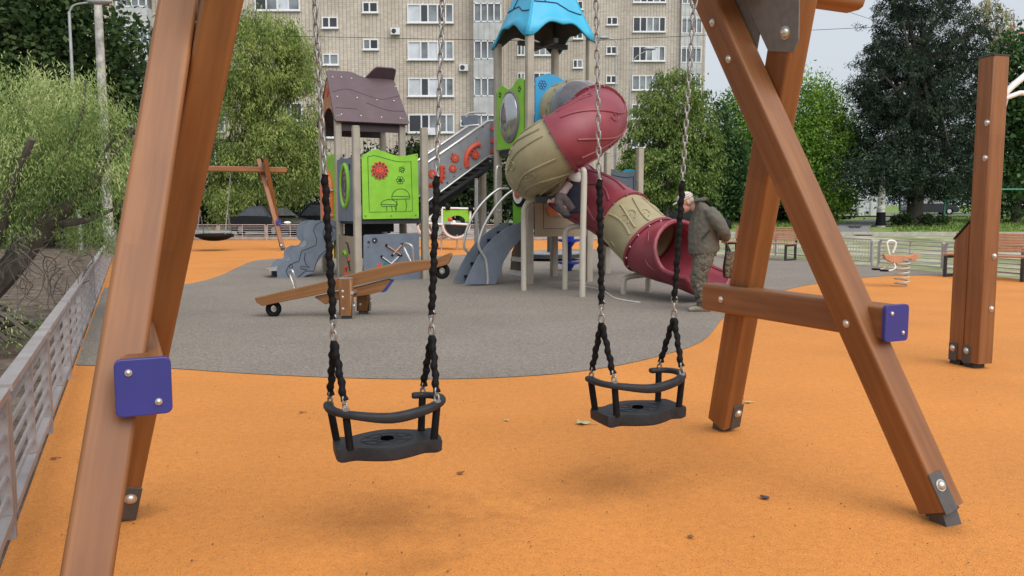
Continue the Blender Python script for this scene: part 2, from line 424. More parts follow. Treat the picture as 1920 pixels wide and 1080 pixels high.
# ================================================================== THE SETTING: ground, paving, road, lawn
def sheet(name, x0, x1, y0, y1, nx, ny, off, m, fn=None):
    vs = []; fs = []
    for j in range(ny + 1):
        for i in range(nx + 1):
            y = y0 + (y1 - y0) * j / ny
            x = x0 + (x1 - x0) * i / nx
            if fn: x, y = fn(x, y)
            vs.append((x, y, terr(x, y) + off))
    for j in range(ny):
        for i in range(nx):
            a = j * (nx + 1) + i
            fs.append((a, a + 1, a + nx + 2, a + nx + 1))
    b = MB(); b.add(vs, fs)
    return struct(build(name, b, m, smooth=True))
def flat(name, poly, z, m):
    b = MB(); b.add([(p[0], p[1], z) for p in poly], [tuple(range(len(poly)))])
    return struct(build(name, b, m))
GRASSM = patch_mat('grass', [(0.35, (0.085, 0.15, 0.03)), (0.5, (0.15, 0.24, 0.05)), (0.68, (0.26, 0.27, 0.10))], 0.7, 0.95, 0.6, 14)
SOILM = patch_mat('leaf_litter_soil', [(0.3, (0.05, 0.038, 0.028)), (0.5, (0.125, 0.09, 0.066)), (0.62, (0.20, 0.15, 0.11)), (0.75, (0.09, 0.095, 0.04))], 3.5, 0.95, 0.8, 25)
ROADM = patch_mat('asphalt_road', [(0.3, (0.16, 0.155, 0.155)), (0.7, (0.23, 0.225, 0.22))], 1.2, 0.9, 0.2, 60)
PATHM = patch_mat('worn_path', [(0.38, (0.13, 0.17, 0.05)), (0.5, (0.25, 0.26, 0.13)), (0.6, (0.42, 0.39, 0.31))], 0.5, 0.95, 0.3, 20)
KERBM = M_('kerb_stone', (0.42, 0.39, 0.34), 0.85, 0, 0.15, 4, 0.3)
ORANGE = rubber_mat('orange_rubber', (0.64, 0.25, 0.058), (0.42, 0.15, 0.038),
    [(gnd(715, 965).x, gnd(715, 965).y, 0.62, 0.40, 0.84), (gnd(1150, 905).x, gnd(1150, 905).y, 0.75, 0.42, 0.84), (gnd(900, 985).x, gnd(900, 985).y, 0.5, 0.3, 0.9), (gnd(760, 1060).x, gnd(760, 1060).y, 0.3, 0.2, 0.8), (gnd(250, 960).x, gnd(250, 960).y, 0.16, 0.12, 0.7), (gnd(1770, 990).x, gnd(1770, 990).y, 0.16, 0.12, 0.7), (gnd(1357, 800).x, gnd(1357, 800).y, 0.16, 0.12, 0.7)])  # closing entries: small dark spots at the swing leg feet
GREYR = rubber_mat('grey_rubber', (0.235, 0.203, 0.172), (0.10, 0.088, 0.08), (), 95, 2.2)
# the ground: one sheet to the horizon
def gfn(x, y):
    return x, y
vs = []; fs = []
xs = [-1500, -600, -300, -150, -80, -50, -30, -20, -12, -6, -2, 0, 2, 3.5, 5, 6.5, 8, 10, 14, 20, 30, 45, 60, 90, 150, 300, 600, 1500]
ys = [-30, -5, 0, 5, 10, 15, 20, 24, 27, 28, 32, 38, 39, 45, 55, 70, 100, 140, 300, 700, 2000]
for y in ys:
    for x in xs: vs.append((x, y, terr(x, y) - 0.05))
for j in range(len(ys) - 1):
    for i in range(len(xs) - 1):
        a = j * len(xs) + i; fs.append((a, a + 1, a + len(xs) + 1, a + len(xs)))
struct(build('ground', MB().add(vs, fs), GRASSM, smooth=True))
# fence line on the left: x = -1.91 - 0.466 (y - 2.96)
fx = lambda y: -1.91 - 0.466 * (y - 2.96)
flat('soil', [(fx(-2) + 0.02, -2), (fx(36.1) + 0.02, 36.1), (-60, 36.1), (-60, -2)], -0.03, SOILM)
flat('orange_rubber_surface', [(fx(-2), -2), (17, -2), (11.6, 11.5), (9.72, 15.45), (8.52, 18.95), (7.5, 23.2), (4.75, 24.2), (4.4, 36.1), (fx(36.1), 36.1)], 0.0, ORANGE)
def gp(l, z=0.006): return [gnd(u, v, z) for u, v in l]
near = catmull(gp([(142, 684), (300, 689), (470, 700), (650, 708), (820, 710), (960, 706), (1100, 694), (1220, 671), (1315, 640), (1352, 600)]), 5)
right = catmull([gnd(1352, 600), gnd(1395, 570), gnd(1450, 551), gnd(1520, 534), gnd(1640, 519), gnd(1755, 516)], 5)
far = [V((9.5, 15.9, 0)), V((8.47, 18.9, 0)), V((7.45, 23.1, 0)), V((4.75, 24.1, 0)), V((4.6, 26, 0))]
back = catmull([V((4.6, 26, 0)), V((2, 27.5, 0)), V((-2, 23.5, 0)), gnd(640, 483), gnd(530, 485), gnd(478, 489), gnd(445, 502), gnd(415, 516), gnd(380, 527), gnd(335, 534), gnd(195, 540)], 5)
flat('grey_rubber_surface', near + right[1:] + far + back[1:], 0.005, GREYR)
b = MB()
for i in range(0, len(near) + len(right) - 2):
    pass
# parking road behind the far fence, pavement and lawn on the right
sheet('road', -70, 4.3, 36.3, 62, 30, 12, 0.02, ROADM)
b = MB()
for i in range(37): 
    x = -70 + i * 2
    b.box((x + 0.98, 43.3, terr(x, 43.3) + 0.02), (1.96, 0.16, 0.24))
struct(build('kerb', b, KERBM))
b = MB()
for i in range(24): b.box((fx(36) - 0.3 + i * 1.0 + 0.5, 36.15, 0.05), (0.985, 0.10, 0.2))
struct(build('kerb', b, KERBM))
sheet('pavement', 4.4, 60, 23, 36.5, 24, 14, -0.018, PATHM)
flat('pavement', [(17, -2), (60, -2), (60, 23), (7.55, 23), (8.52, 18.95), (9.72, 15.45), (11.6, 11.5)], -0.02, PATHM)
b = MB()
for i in range(40):
    x = 6 + i; 
    b.box((x, 36.6 + (x - 6) * 0.02, terr(x, 36.6) + 0.03), (0.985, 0.14, 0.24))
struct(build('kerb', b, KERBM))
# asphalt path across the lawn
pl_ = catmull([V((15.2, 36.75, 0)), V((18.2, 44, 0)), V((21.2, 50, 0)), V((25.4, 57, 0)), V((35, 67, 0))], 6)
vs = []; fs = []
for i, p in enumerate(pl_):
    t = (pl_[min(i + 1, len(pl_) - 1)] - pl_[max(i - 1, 0)]).normalized(); s_ = V((t.y, -t.x, 0))
    for k in (-0.95, 0.95):
        q = p + s_ * k; vs.append((q.x, q.y, terr(q.x, q.y) + 0.03))
    if i: a = 2 * i - 2; fs.append((a, a + 1, a + 3, a + 2))
struct(build('path', MB().add(vs, fs), ROADM))
sheet('far_road', -60, 160, 68, 78, 30, 4, 0.05, ROADM)

# grass tufts on the lawn (countless)
def grassblades(name, n, x0, x1, y0, y1, size, m, seed, cond=None):
    rg = np.random.default_rng(seed)
    x = rg.uniform(x0, x1, n); y = rg.uniform(y0, y1, n)
    vv = []; ff = []
    for i in range(n):
        if cond and not cond(x[i], y[i]): continue
        z = terr(x[i], y[i]) - 0.05; a = rg.uniform(0, 6.28); h = size * rg.uniform(0.5, 1.2); w = size * 0.35
        dx, dy = math.cos(a) * w, math.sin(a) * w
        o = len(vv)
        vv += [(x[i] - dx, y[i] - dy, z), (x[i] + dx, y[i] + dy, z), (x[i] + dy * 0.6, y[i] + dx * 0.6, z + h)]
        ff.append((o, o + 1, o + 2))
    ob = build(name, MB().add(vv, ff), m); ob['kind'] = 'stuff'; return ob
GRASSL = leaf_mat('grass_blades', (0.07, 0.13, 0.025), (0.15, 0.25, 0.05), (0.28, 0.30, 0.11), 0.15)
grassblades('grass', 14000, 12, 46, 37, 70, 0.16, GRASSL, 3, lambda x, y: abs(x - (15.3 + (y - 37) * 0.46)) > 1.9)

# dead leaves on the soil beside the left fence (countless)
rg = np.random.default_rng(9); lb = MB()
for i in range(2600):
    y = 3 + 26 * rg.random() ** 1.4; x = fx(y) - 0.15 - rg.random() * 9; s = rg.uniform(0.02, 0.05); a = rg.uniform(0, 6.28)
    X_ = V((math.cos(a), math.sin(a), rg.uniform(-.3, .3))) * s; Y_ = V((-math.sin(a), math.cos(a), rg.uniform(-.4, .4))) * s * 0.6; c = V((x, y, rg.uniform(-0.015, 0.01)))
    lb.add([c - X_, c + Y_, c + X_, c - Y_], [(0, 1, 2, 3)])
o = build('leaf_litter', lb, leaf_mat('litter_leaf', (0.05, 0.035, 0.02), (0.13, 0.09, 0.045), (0.26, 0.19, 0.09), 0.05)); o['kind'] = 'stuff'

# ================================================================== THE APARTMENT BLOCKS
FAC = facade_mat('beige_tile_facade', (0.60, 0.535, 0.45), (0.47, 0.405, 0.33))
FAC2 = facade_mat('grey_beige_tile_facade', (0.56, 0.51, 0.44), (0.43, 0.38, 0.32))
FRAME = M_('white_window_frame', (0.72, 0.73, 0.75), 0.5, 0, 0.06)
PANE = M_('window_pane', (0.16, 0.18, 0.19), 0.08, 0, 0.75, 0.55, spec=1.0)
PANED = M_('dark_pane', (0.02, 0.022, 0.025), 0.1, 0, 0.6, 0.5, spec=0.8)
CURT = M_('white_curtain_pane', (0.55, 0.58, 0.62), 0.3, 0, 0.15, 1.0)
BALC = M_('balcony_panel', (0.46, 0.47, 0.46), 0.7, 0, 0.18, 1.2)
ROOFB = M_('roof_felt', (0.08, 0.08, 0.085), 0.9)
random.seed(4)
def window(parent, x0, x1, z0, z1, Y, lights):
    """white frame (mullions at given fractions) 6 cm proud of the wall; panes behind it"""
    b = MB(); w = 0.09; y = Y - 0.04
    b.box(((x0 + x1) / 2, y, z1 - w / 2), (x1 - x0, 0.12, w)); b.box(((x0 + x1) / 2, y, z0 + w / 2), (x1 - x0, 0.12, w))
    for t in [0] + lights + [1]:
        x = x0 + w / 2 + (x1 - x0 - w) * t
        b.box((x, y, (z0 + z1) / 2), (w if t in (0, 1) else w * 1.25, 0.117, z1 - z0 - 2 * w))
    b.box(((x0 + x1) / 2, Y - 0.1, z0 - 0.05), (x1 - x0 + 0.12, 0.22, 0.07))
    f = build('window', b, FRAME, parent)
    ts = [0] + lights + [1]
    mood = random.choice([(0, 0, 0, 2), (0, 1, 1, 0), (0, 0, 1, 2), (2, 0, 2, 1), (1, 1, 0, 0)])
    p = MB()
    for a, c in zip(ts[:-1], ts[1:]):
        p.mat(random.choice(mood) if len(ts) > 3 else random.choice([0, 1, 1]))
        xa, xb = x0 + (x1 - x0) * a + 0.02, x0 + (x1 - x0) * c - 0.02
        p.box(((xa + xb) / 2, Y - 0.012 - 0.003 * len(p.f) / 6 % 0.01, (z0 + z1) / 2), (xb - xa, 0.03, z1 - z0 - 0.03))
    build('pane', p, [PANE, PANED, CURT], f)
def block(name, label, Y, u0, u1, zt, m, cols, balc, x_off=(0, 0), depth=13):
    X0, X1 = at(u0, 200, Y).x + x_off[0], at(u1, 200, Y).x + x_off[1]
    r = thing(name, label, 'building', ((X0 + X1) / 2, Y + depth / 2, terr((X0 + X1) / 2, Y)))
    build('wall', MB().box(((X0 + X1) / 2, Y + depth / 2, zt / 2), (X1 - X0, depth, zt)), m, r)
    build('roof', MB().box(((X0 + X1) / 2, Y + depth / 2, zt + 0.22), (X1 - X0 + 0.6, depth + 0.6, 0.4)), ROOFB, r)
    for (ua, ub, va, vb, lights, k0, k1) in cols:
        xa, xb = at(ua, 150, Y).x, at(ub, 150, Y).x
        zb, zt2 = at(960, vb, Y).z, at(960, va, Y).z
        for k in range(k0, k1): window(r, xa, xb, zb + 2.8 * k, zt2 + 2.8 * k, Y, lights)
    for (ua, ub, va, vb, k0, k1, dp) in balc:
        xa, xb = at(ua, 150, Y).x, at(ub, 150, Y).x
        zb, zt2 = at(960, vb, Y).z, at(960, va, Y).z
        for k in range(k0, k1):
            dz = 2.8 * k
            b = MB(); b.box(((xa + xb) / 2, Y - dp / 2, zb - 0.75 + dz), (xb - xa, dp, 1.45))
            for t in (0.2, 0.4, 0.6, 0.8): b.box((xa + (xb - xa) * t, Y - dp - 0.01, zb - 0.75 + dz), (0.06, 0.05, 1.4))
            o = build('balcony', b, BALC, r)
            g = MB(); g.mat(1); g.box(((xa + xb) / 2, Y - dp / 2 + 0.06, (zb + zt2) / 2 + dz), (xb - xa - 0.1, dp - 0.1, zt2 - zb - 0.08))
            g.mat(0)
            for t in (0.03, 0.27, 0.5, 0.73, 0.97): g.box((xa + (xb - xa) * t, Y - dp + 0.02, (zb + zt2) / 2 + dz), (0.09, 0.1, zt2 - zb))
            for z in (zb + 0.03, zt2 - 0.04): g.box(((xa + xb) / 2, Y - dp + 0.025, z + dz), (xb - xa, 0.11, 0.09))
            build('glazing', g, [FRAME, PANE], o)
    return r
B1 = block('apartment_building', 'long beige apartment block behind the brown playhouse roof, nearer of the two blocks', 65, -260, 948, 30, FAC,
    [(606, 636, 32, 53, [0.45], -3, 4), (682, 711, 4, 24, [0.45], -4, 3), (765, 851, 8, 43, [0.28, 0.45, 0.66, 0.84], -5, 4),
     (482, 566, -14, 20, [0.25, 0.5, 0.75], -4, 3), (340, 420, 5, 42, [0.3, 0.5, 0.75], -4, 3), (244, 281, 63, 107, [0.5], -4, 3), (60, 140, 20, 54, [0.3, 0.6], -3, 3), (-120, -40, 20, 54, [0.3, 0.6], -3, 3)],
    [(889, 941, 11, 46, -4, 3, 0.9), (233, 291, -18, 18, -3, 2, 0.9)])
ac = MB(); p = at(808, 247, 65); ac.box((p.x, 64.75, p.z), (0.8, 0.36, 0.55)); ac.disc((p.x - 0.12, 64.56, p.z), (0, 1, 0), 0.2, 0.03)
build('air_conditioner', ac, FRAME, B1)
for u, v in ((870, 128), (742, 60), (872, 232)):
    ac = MB(); p = at(u, v, 65); ac.box((p.x, 64.78, p.z), (0.7, 0.32, 0.5)); ac.mat(1); ac.disc((p.x - 0.1, 64.61, p.z), (0, 1, 0), 0.18, 0.03)
    build('air_conditioner', ac, [FRAME, PANED], B1)
B2 = block('apartment_building', 'grey beige apartment block further back, its right corner against the sky', 82, 900, 1320, 34, FAC2,
    [(1136, 1157, 32, 47, [0.45], -3, 4), (1074, 1092, 2, 18, [0.45], -4, 4), (1185, 1246, 32, 60, [0.22, 0.42, 0.62, 0.82], -5, 4),
     (1000, 1034, 82, 104, [0.33, 0.66], -4, 4), (970, 984, 82, 104, [0.5], -4, 4)],
    [(1274, 1313, 33, 64, -3, 3, 0.35)])

# ================================================================== STREET FURNITURE AROUND
LAMPM = M_('grey_lamp_pole', (0.38, 0.40, 0.42), 0.55, 0.3, 0.15, 4)
CONC = M_('concrete_pole', (0.42, 0.41, 0.39), 0.9, 0, 0.35, 5, 0.3)
def lamp(label, base, h, arm, r=0.07):
    t = thing('street_lamp', label, 'street lamp', base, 'street lamps between the trees and the blocks')
    B = V(base)
    b = MB(); b.tube([B, B + V((0, 0, h * 0.5)), B + V((0, 0, h))], [r, r * 0.8, r * 0.6], 10)
    e = B + V((arm[0], arm[1], h + arm[2]))
    build('pole', b, LAMPM, t, True)
    b = MB(); b.tube(catmull([B + V((0, 0, h - 0.02)), B + V((arm[0] * 0.25, arm[1] * .25, h + arm[2] * 0.7)), e], 6), r * 0.45, 8)
    build('arm', b, LAMPM, t, True)
    a = V((arm[0], arm[1], arm[2] * 0.3)).normalized()
    b = MB(); b.sph(e + a * 0.25, (0.42, 0.16, 0.11), 12, 8, frame(V((0, 0, 1)), a)[:2] + (V((0, 0, 1)),))
    build('lamp_head', b, LAMPM, t, True)
def pbase(u, v, Y):
    p = at(u, v, Y); return (p.x, p.y, terr(p.x, p.y))
lamp('grey street lamp with a right-pointing head among the left trees', pbase(152, 470, 27), at(130, 22, 27).z, (0.75, 0, 0.3))
lamp('short-armed street lamp left of the maroon slide top, on the far block', pbase(1152, 400, 52), at(1150, 92, 52).z, (-0.6, 0, 0.25))
lamp('street lamp with long slanting arm reaching right, over the mid trees', pbase(1178, 400, 55), at(1176, 165, 55).z, (1.05, 0, 1.9))
B = V(pbase(205, 465, 28)); tp = at(182, -30, 28).z
t = thing('utility_pole', 'pale mottled concrete utility pole left of the front swing leg', 'pole', B)
build('pole', MB().tube([B, B + V((0, 0, tp / 2)), B + V((0, 0, tp))], [0.17, 0.15, 0.12], 12), CONC, t, True)
build('crossarm', MB().box(B + V((0, 0, tp - 0.35)), (1.4, 0.1, 0.1)), CONC, t)
tag(build('overhead_wire', MB().tube([(-40, 45, 12), (-15, 45, 10.7), (3, 45, 10.35), (30, 45, 11.6)], 0.013, 5), BLACK), 'thin black cable strung across in front of the beige block', 'wire')
tag(build('overhead_wire', MB().tube([at(1380, -40, 40), at(1560, 12, 48), at(1680, 52, 56)], 0.012, 5), BLACK), 'thin cable crossing the pale sky right of the swing beam end', 'wire')

# ---- fences
def fence(label, pts, h=0.60, seg=2.0, vertical=False, bars=5, zf=lambda x, y: 0.0, FM=None):
    FM = FM or FENCEM
    P = [V((*p, 0)) for p in pts]
    t = thing('metal_fence', label, 'fence', (P[0].x, P[0].y, zf(*pts[0])), 'low metal fences round the playground')
    for a, c in zip(P[:-1], P[1:]):
        Ld = (c - a).length; k = max(1, round(Ld / seg)); dirv = (c - a) / Ld
        for i in range(k):
            s0, s1 = a + dirv * (Ld * i / k), a + dirv * (Ld * (i + 1) / k)
            g = dirv * 0.035
            q0, q1 = s0 + g, s1 - g
            up = lambda p, z: V((p.x, p.y, zf(p.x, p.y) + z))
            b = MB()
            b.beam(up(q0, h), up(q1, h), 0.03, 0.06, (0, 0, 1)) if not vertical else b.beam(up(q0, h), up(q1, h), 0.03, 0.03, (0, 0, 1))
            b.beam(up(q0, 0.1), up(q1, 0.1), 0.03, 0.04, (0, 0, 1))
            for p in (q0, q1): b.beam(up(p + dirv * (0.02 if p is q0 else -0.02), 0.116), up(p + dirv * (0.02 if p is q0 else -0.02), h - 0.016), 0.028, 0.04, dirv)
            if vertical:
                m = int((q1 - q0).length / 0.11)
                for j in range(1, m):
                    p = q0.lerp(q1, j / m); b.tube([up(p, 0.12), up(p, h - 0.016)], 0.008, 6)
            else:
                m = q0.lerp(q1, 0.5)
                b.beam(up(m, 0.117), up(m, h - 0.017), 0.024, 0.035, dirv)
                for j in range(1, bars + 1):
                    z = 0.1 + (h - 0.1) * j / (bars + 1)
                    b.tube([up(q0 + dirv * 0.02, z), up(q1 - dirv * 0.02, z)], 0.011, 6)
            build('fence_panel', b, FM, t)
        for i in range(k + 1):
            s0 = a + dirv * (Ld * i / k)
            if i == k and c is not P[-1]: continue
            b = MB(); z = zf(s0.x, s0.y); n_ = V((-dirv.y, dirv.x, 0))
            b.beam(V((s0.x, s0.y, z)), V((s0.x, s0.y, z + h - 0.03)), 0.04, 0.04, dirv)
            build('post', b, FM, t)
    return t
fence('long grey horizontal-bar fence running away along the left edge beside the soil', [(fx(1.6), 1.6), (fx(35.6), 35.6)], seg=1.7, FM=FENCEL)
fence('pale horizontal-bar fence along the far edge behind the far swing', [(fx(35.7) + 0.15, 35.75), (3.9, 35.75)], h=0.68, seg=2.05)
fence('vertical-bar fence section behind the slatted bench, left of the spring rider', [(4.8, 24.15), (7.5, 23.2), (8.42, 19.05)], h=0.62, seg=2.6, vertical=True)
fence('horizontal-bar fence behind the spring rider and the right bench', [(8.52, 18.95), (9.72, 15.45), (11.6, 11.5)], h=0.62, seg=1.9)
fence('pale horizontal-bar fence on the right far side, seen past the man', [(4.35, 35.6), (4.7, 24.35)], h=0.62, seg=2.3)

# ---- benches
def bench(label, a, b_, face, nb=7, hb=0.52, legs=True):
    """a, b_: ground points of the two ends at the back; face: unit vector the sitter looks"""
    A, B_, F_ = V((*a, 0)), V((*b_, 0)), V((*face, 0)).normalized()
    t = thing('bench', label, 'bench', A, 'slatted benches round the playground')
    Z = V((0, 0, 1)); dirv = (B_ - A).normalized(); back = -F_
    bk = MB(); tilt = back * 0.2 + Z * 0.98
    for i in range(nb):
        o = Z * 0.50 + tilt * (0.04 + hb * i / nb)
        w = hb / nb * 0.8
        X_ = tilt
        bk.beam(A + o, B_ + o, w, 0.03, X_, 0.006)
    build('backrest', bk, WOODF, t)
    s = MB()
    for i in range(5):
        o = Z * (0.445) + F_ * (0.07 + 0.085 * i)
        s.beam(A + o, B_ + o, 0.035, 0.07, Z, 0.006)
    build('seat', s, WOODF, t)
    for k in (0.03, 0.5, 0.97):
        p = A.lerp(B_, k)
        l = MB()
        l.beam(p, p + Z * 0.42, 0.05, 0.05, dirv); l.beam(p + F_ * 0.47, p + F_ * 0.47 + Z * 0.42, 0.05, 0.05, dirv)
        l.beam(p + F_ * 0.026 + Z * 0.395, p + F_ * 0.444 + Z * 0.395, 0.05, 0.045, Z); l.beam(p + F_ * 0.026 + Z * 0.03, p + F_ * 0.444 + Z * 0.03, 0.045, 0.045, Z)
        l.beam(p + Z * 0.42 - F_ * 0.02, p + Z * 0.5 + tilt * (hb - 0.03) - F_ * 0.04, 0.045, 0.04, dirv)
        build('leg_frame', l, DARK, t)
    return t
bench('slatted salmon bench with black frame legs, beyond the crossbar of the front swing', (6.2, 22.75), (7.45, 21.3), (-0.75, -0.65), hb=0.36)
bench('slatted salmon bench on the right, partly hidden by the double wooden post', (8.85, 16.35), (10.55, 13.9), (-0.82, -0.57), nb=7, hb=0.36)
# ================================================================== THE NEAR SWING FRAME
YAW = 0.4464
EU = V((math.cos(YAW), math.sin(YAW), 0)); EW = V((math.sin(YAW), -math.cos(YAW), 0)); EZ = V((0, 0, 1))
SO = V((-1.4086, 2.6599, 0)); SL, SK = 3.256, 0.1966
def sw_frame_factory(O, eu, ew, k=1.0):
    return lambda u, w, z: O + eu * (u * k) + ew * (w * k) + EZ * (z * k)
def wood(name, p, q, w, h, x, parent, ch=0.014, mat=None, label=None):
    p, q = V(p), V(q); X, Y, Z = frame(q - p, x); L_ = (q - p).length
    b = MB()
    sec = rrect(w, h, ch)
    b.loft([[V((a[0], a[1], z)) for a in sec] for z in (0, L_)])
    Mx = Matrix((( X.x, Y.x, Z.x, p.x), (X.y, Y.y, Z.y, p.y), (X.z, Y.z, Z.z, p.z), (0, 0, 0, 1)))
    return build(name, b, mat or WOOD, parent, smooth=True, M=Mx, label=label, auto=80, wn=True)
def bolt(parent, p, n, r=0.016, name='bolt'):
    b = MB(); p = V(p); n = V(n).normalized()
    X, Y, Z = frame(n)
    b.disc(p, n, r * 1.25, 0.006, 14); b.sph(p + n * 0.002, (r, r, r * 0.8), 12, 5, (X, Y, Z), 0.0)
    return build(name, b, BOLT, parent, True)
def swing_frame(t, T, k=1.0, inner=True):
    """two tilted A-frames whose legs cross below the beam; T(u, w, z) -> world"""
    w = 0.132 * k
    for side, u0, sg in ((0, 0.0, 1), (1, SL, -1)):
        U = lambda z: u0 + sg * SK * z
        eu = (T(1, 0, 0) - T(0, 0, 0)).normalized(); ew = (T(0, 1, 0) - T(0, 0, 0)).normalized()
        tilt = (T(U(1), 0, 1) - T(U(0), 0, 0)).normalized()
        nrm = tilt.cross(ew).normalized()          # normal of the A-frame plane
        if nrm.dot(eu) < 0: nrm = -nrm
        ztop = 2.66
        for (du, wa, wb, zt) in ((-0.064, 0.813, -0.0798, ztop), (0.064, -0.765, 0.0798, ztop)):
            f = lambda z: T(U(z) + du, wa + (wb - wa) * z / 2.0, z)
            leg = wood('leg', f(0.055), f(zt), 0.124 * k, 0.142 * k, nrm, t)
            # steel foot: strap on the inward face, and a stub into the ground
            d_ = (f(1) - f(0)).normalized()
            X, Y, Z = frame(d_, nrm)
            ft = MB()
            ft.beam(f(0.04) + X * (0.0), f(0.10), 0.09 * k, 0.10 * k, nrm)
            ft.beam(T(U(0) + du, wa, -0.02), f(0.05), 0.085 * k, 0.075 * k, nrm)
            build('foot_bracket', ft, STEELD, leg)
            sgf = -1 if du < 0 else 1
            for fx_, nn in ((Y if Y.dot(EYE - f(0.1)) > 0 else -Y, None),):
                st = MB(); c = f(0.12) + fx_ * (0.0735 * k) + X * (0.028 * k * sgf)
                st.box(c - d_ * 0.0, (0.075 * k, 0.007, 0.17 * k), (X, Y, Z))
                build('foot_plate', st, STEELD, leg, bevel=0.004)
                bolt(leg, c + fx_ * 0.004 + d_ * 0.03, fx_, 0.02 * k)
            if du < 0 and side == 1:
                bolt(leg, f(0.82) - X * (0.063 * k), -X, 0.015 * k); bolt(leg, f(2.02) - X * (0.063 * k) - Y * 0.0, -X, 0.015 * k); bolt(leg, f(2.2) - X * (0.063 * k), -X, 0.015 * k)
        # crossbar between the legs
        hc = 0.8215
        uc = U(hc)
        cb = wood('crossbar', T(uc, -0.62, hc), T(uc, 0.585, hc), 0.118 * k, 0.15 * k, EU if k == 1 else eu, t, 0.02)
        bolt(cb, T(uc - 0.061, -0.46, hc), -eu, 0.015 * k)
        # blue plastic end cap with two screws
        pc = T(uc, 0.594, hc); ex = eu
        rr = []
        for cx, cz, a0 in ((1, 1, 0), (-1, 1, 90), (-1, -1, 180), (1, -1, 270)):
            for a in (0, 30, 60, 90):
                rr.append(pc + ex * (k * (cx * 0.054 + 0.017 * math.cos(R(a0 + a)))) + EZ * (k * (cz * 0.062 + 0.017 * math.sin(R(a0 + a)))))
        cap = build('end_cap', MB().prism(rr, 0.02 * k, ew), BLUE, t, bevel=0.003)
        bolt(cap, pc + ew * 0.011 * k - ex * 0.036 * k + EZ * 0.043 * k, ew, 0.0075 * k, 'screw')
        bolt(cap, pc + ew * 0.011 * k + ex * 0.036 * k - EZ * 0.043 * k, ew, 0.0075 * k, 'screw')
        # folded steel plates bridging the V of the legs under the beam, on both faces
        for s2 in (-1, 1):
            pts = []
            for (w_, z_) in ((-0.30, 2.52), (-0.335, 2.40), (-0.13, 2.085), (-0.02, 2.04), (0.19, 2.06), (0.235, 2.10), (0.30, 2.36), (0.30, 2.52)):
                pts.append((w_, z_))
            off = 0.064 + 0.062 + 0.006
            if s2 == -1: poly = [(w_, z_) for w_, z_ in ((0.045, 2.03), (0.2, 2.0), (0.235, 2.05), (0.31, 2.46), (0.30, 2.56), (-0.13, 2.56), (-0.13, 2.42))]
            else: poly = [(-w_, z_) for w_, z_ in ((0.045, 2.03), (0.2, 2.0), (0.235, 2.05), (0.31, 2.46), (0.30, 2.56), (-0.13, 2.56), (-0.13, 2.42))]
            uo = (0.064 - 0.062 - 0.006) if s2 == -1 else (-0.064 + 0.062 + 0.006)
            pl = [T(U(z_) + uo, w_, z_) for w_, z_ in poly]
            plate = build('gusset_plate', MB().prism(pl, 0.008 * k, nrm), STEEL, t, bevel=0.003)
            bolt(plate, T(U(2.09) + uo + s2 * 0.006, -s2 * 0.165, 2.09), nrm * s2, 0.024 * k)
    bm = wood('beam', T(-0.14, 0, 2.36), T(SL + 0.17, 0, 2.36), 0.165 * k, 0.145 * k, EZ, t, 0.035)
    return t
T0 = sw_frame_factory(SO, EU, EW)
swf = thing('wooden_swing', 'large varnished wooden swing stand with blue crossbar caps, nearest to the viewer', 'swing set', SO, 'wooden swing stands')
swing_frame(swf, T0)

# ---- link chains and sleeves
def links(b, p, q, pitch=0.034, r=0.0042, w=0.0085):
    p, q = V(p), V(q); n = max(1, round((q - p).length / pitch)); d = (q - p) / n
    X, Y, Z = frame(d, EU)
    for i in range(n):
        c = p + d * (i + 0.5)
        A = (X + Y) if i % 2 else (X - Y)
        A = A.normalized()
        hl = d.length * 0.5 + r * 0.6
        pts = []
        for j in range(12):
            a = 2 * math.pi * j / 12
            pts.append(c + A * (w * math.cos(a)) + Z * ((hl - w) * (1 if math.sin(a) > 0.01 else (-1 if math.sin(a) < -0.01 else 0)) + w * math.sin(a)))
        b.tube(pts, r, 6, closed=True)
def sleeve(b, p, q, r=0.0135):
    p, q = V(p), V(q); n = int((q - p).length / 0.008); X, Y, Z = frame(q - p, EU)
    pts = []; rs = []
    for i in range(n + 1):
        s_ = (q - p).length * i / n
        ph = s_ / 0.034 * math.pi
        pts.append(p.lerp(q, i / n) + X * (0.0022 * math.cos(ph)) + Y * (0.0022 * math.sin(ph)))
        rs.append(r * (1 + 0.16 * math.cos(2 * ph)))
    b.tube(pts, rs, 8)
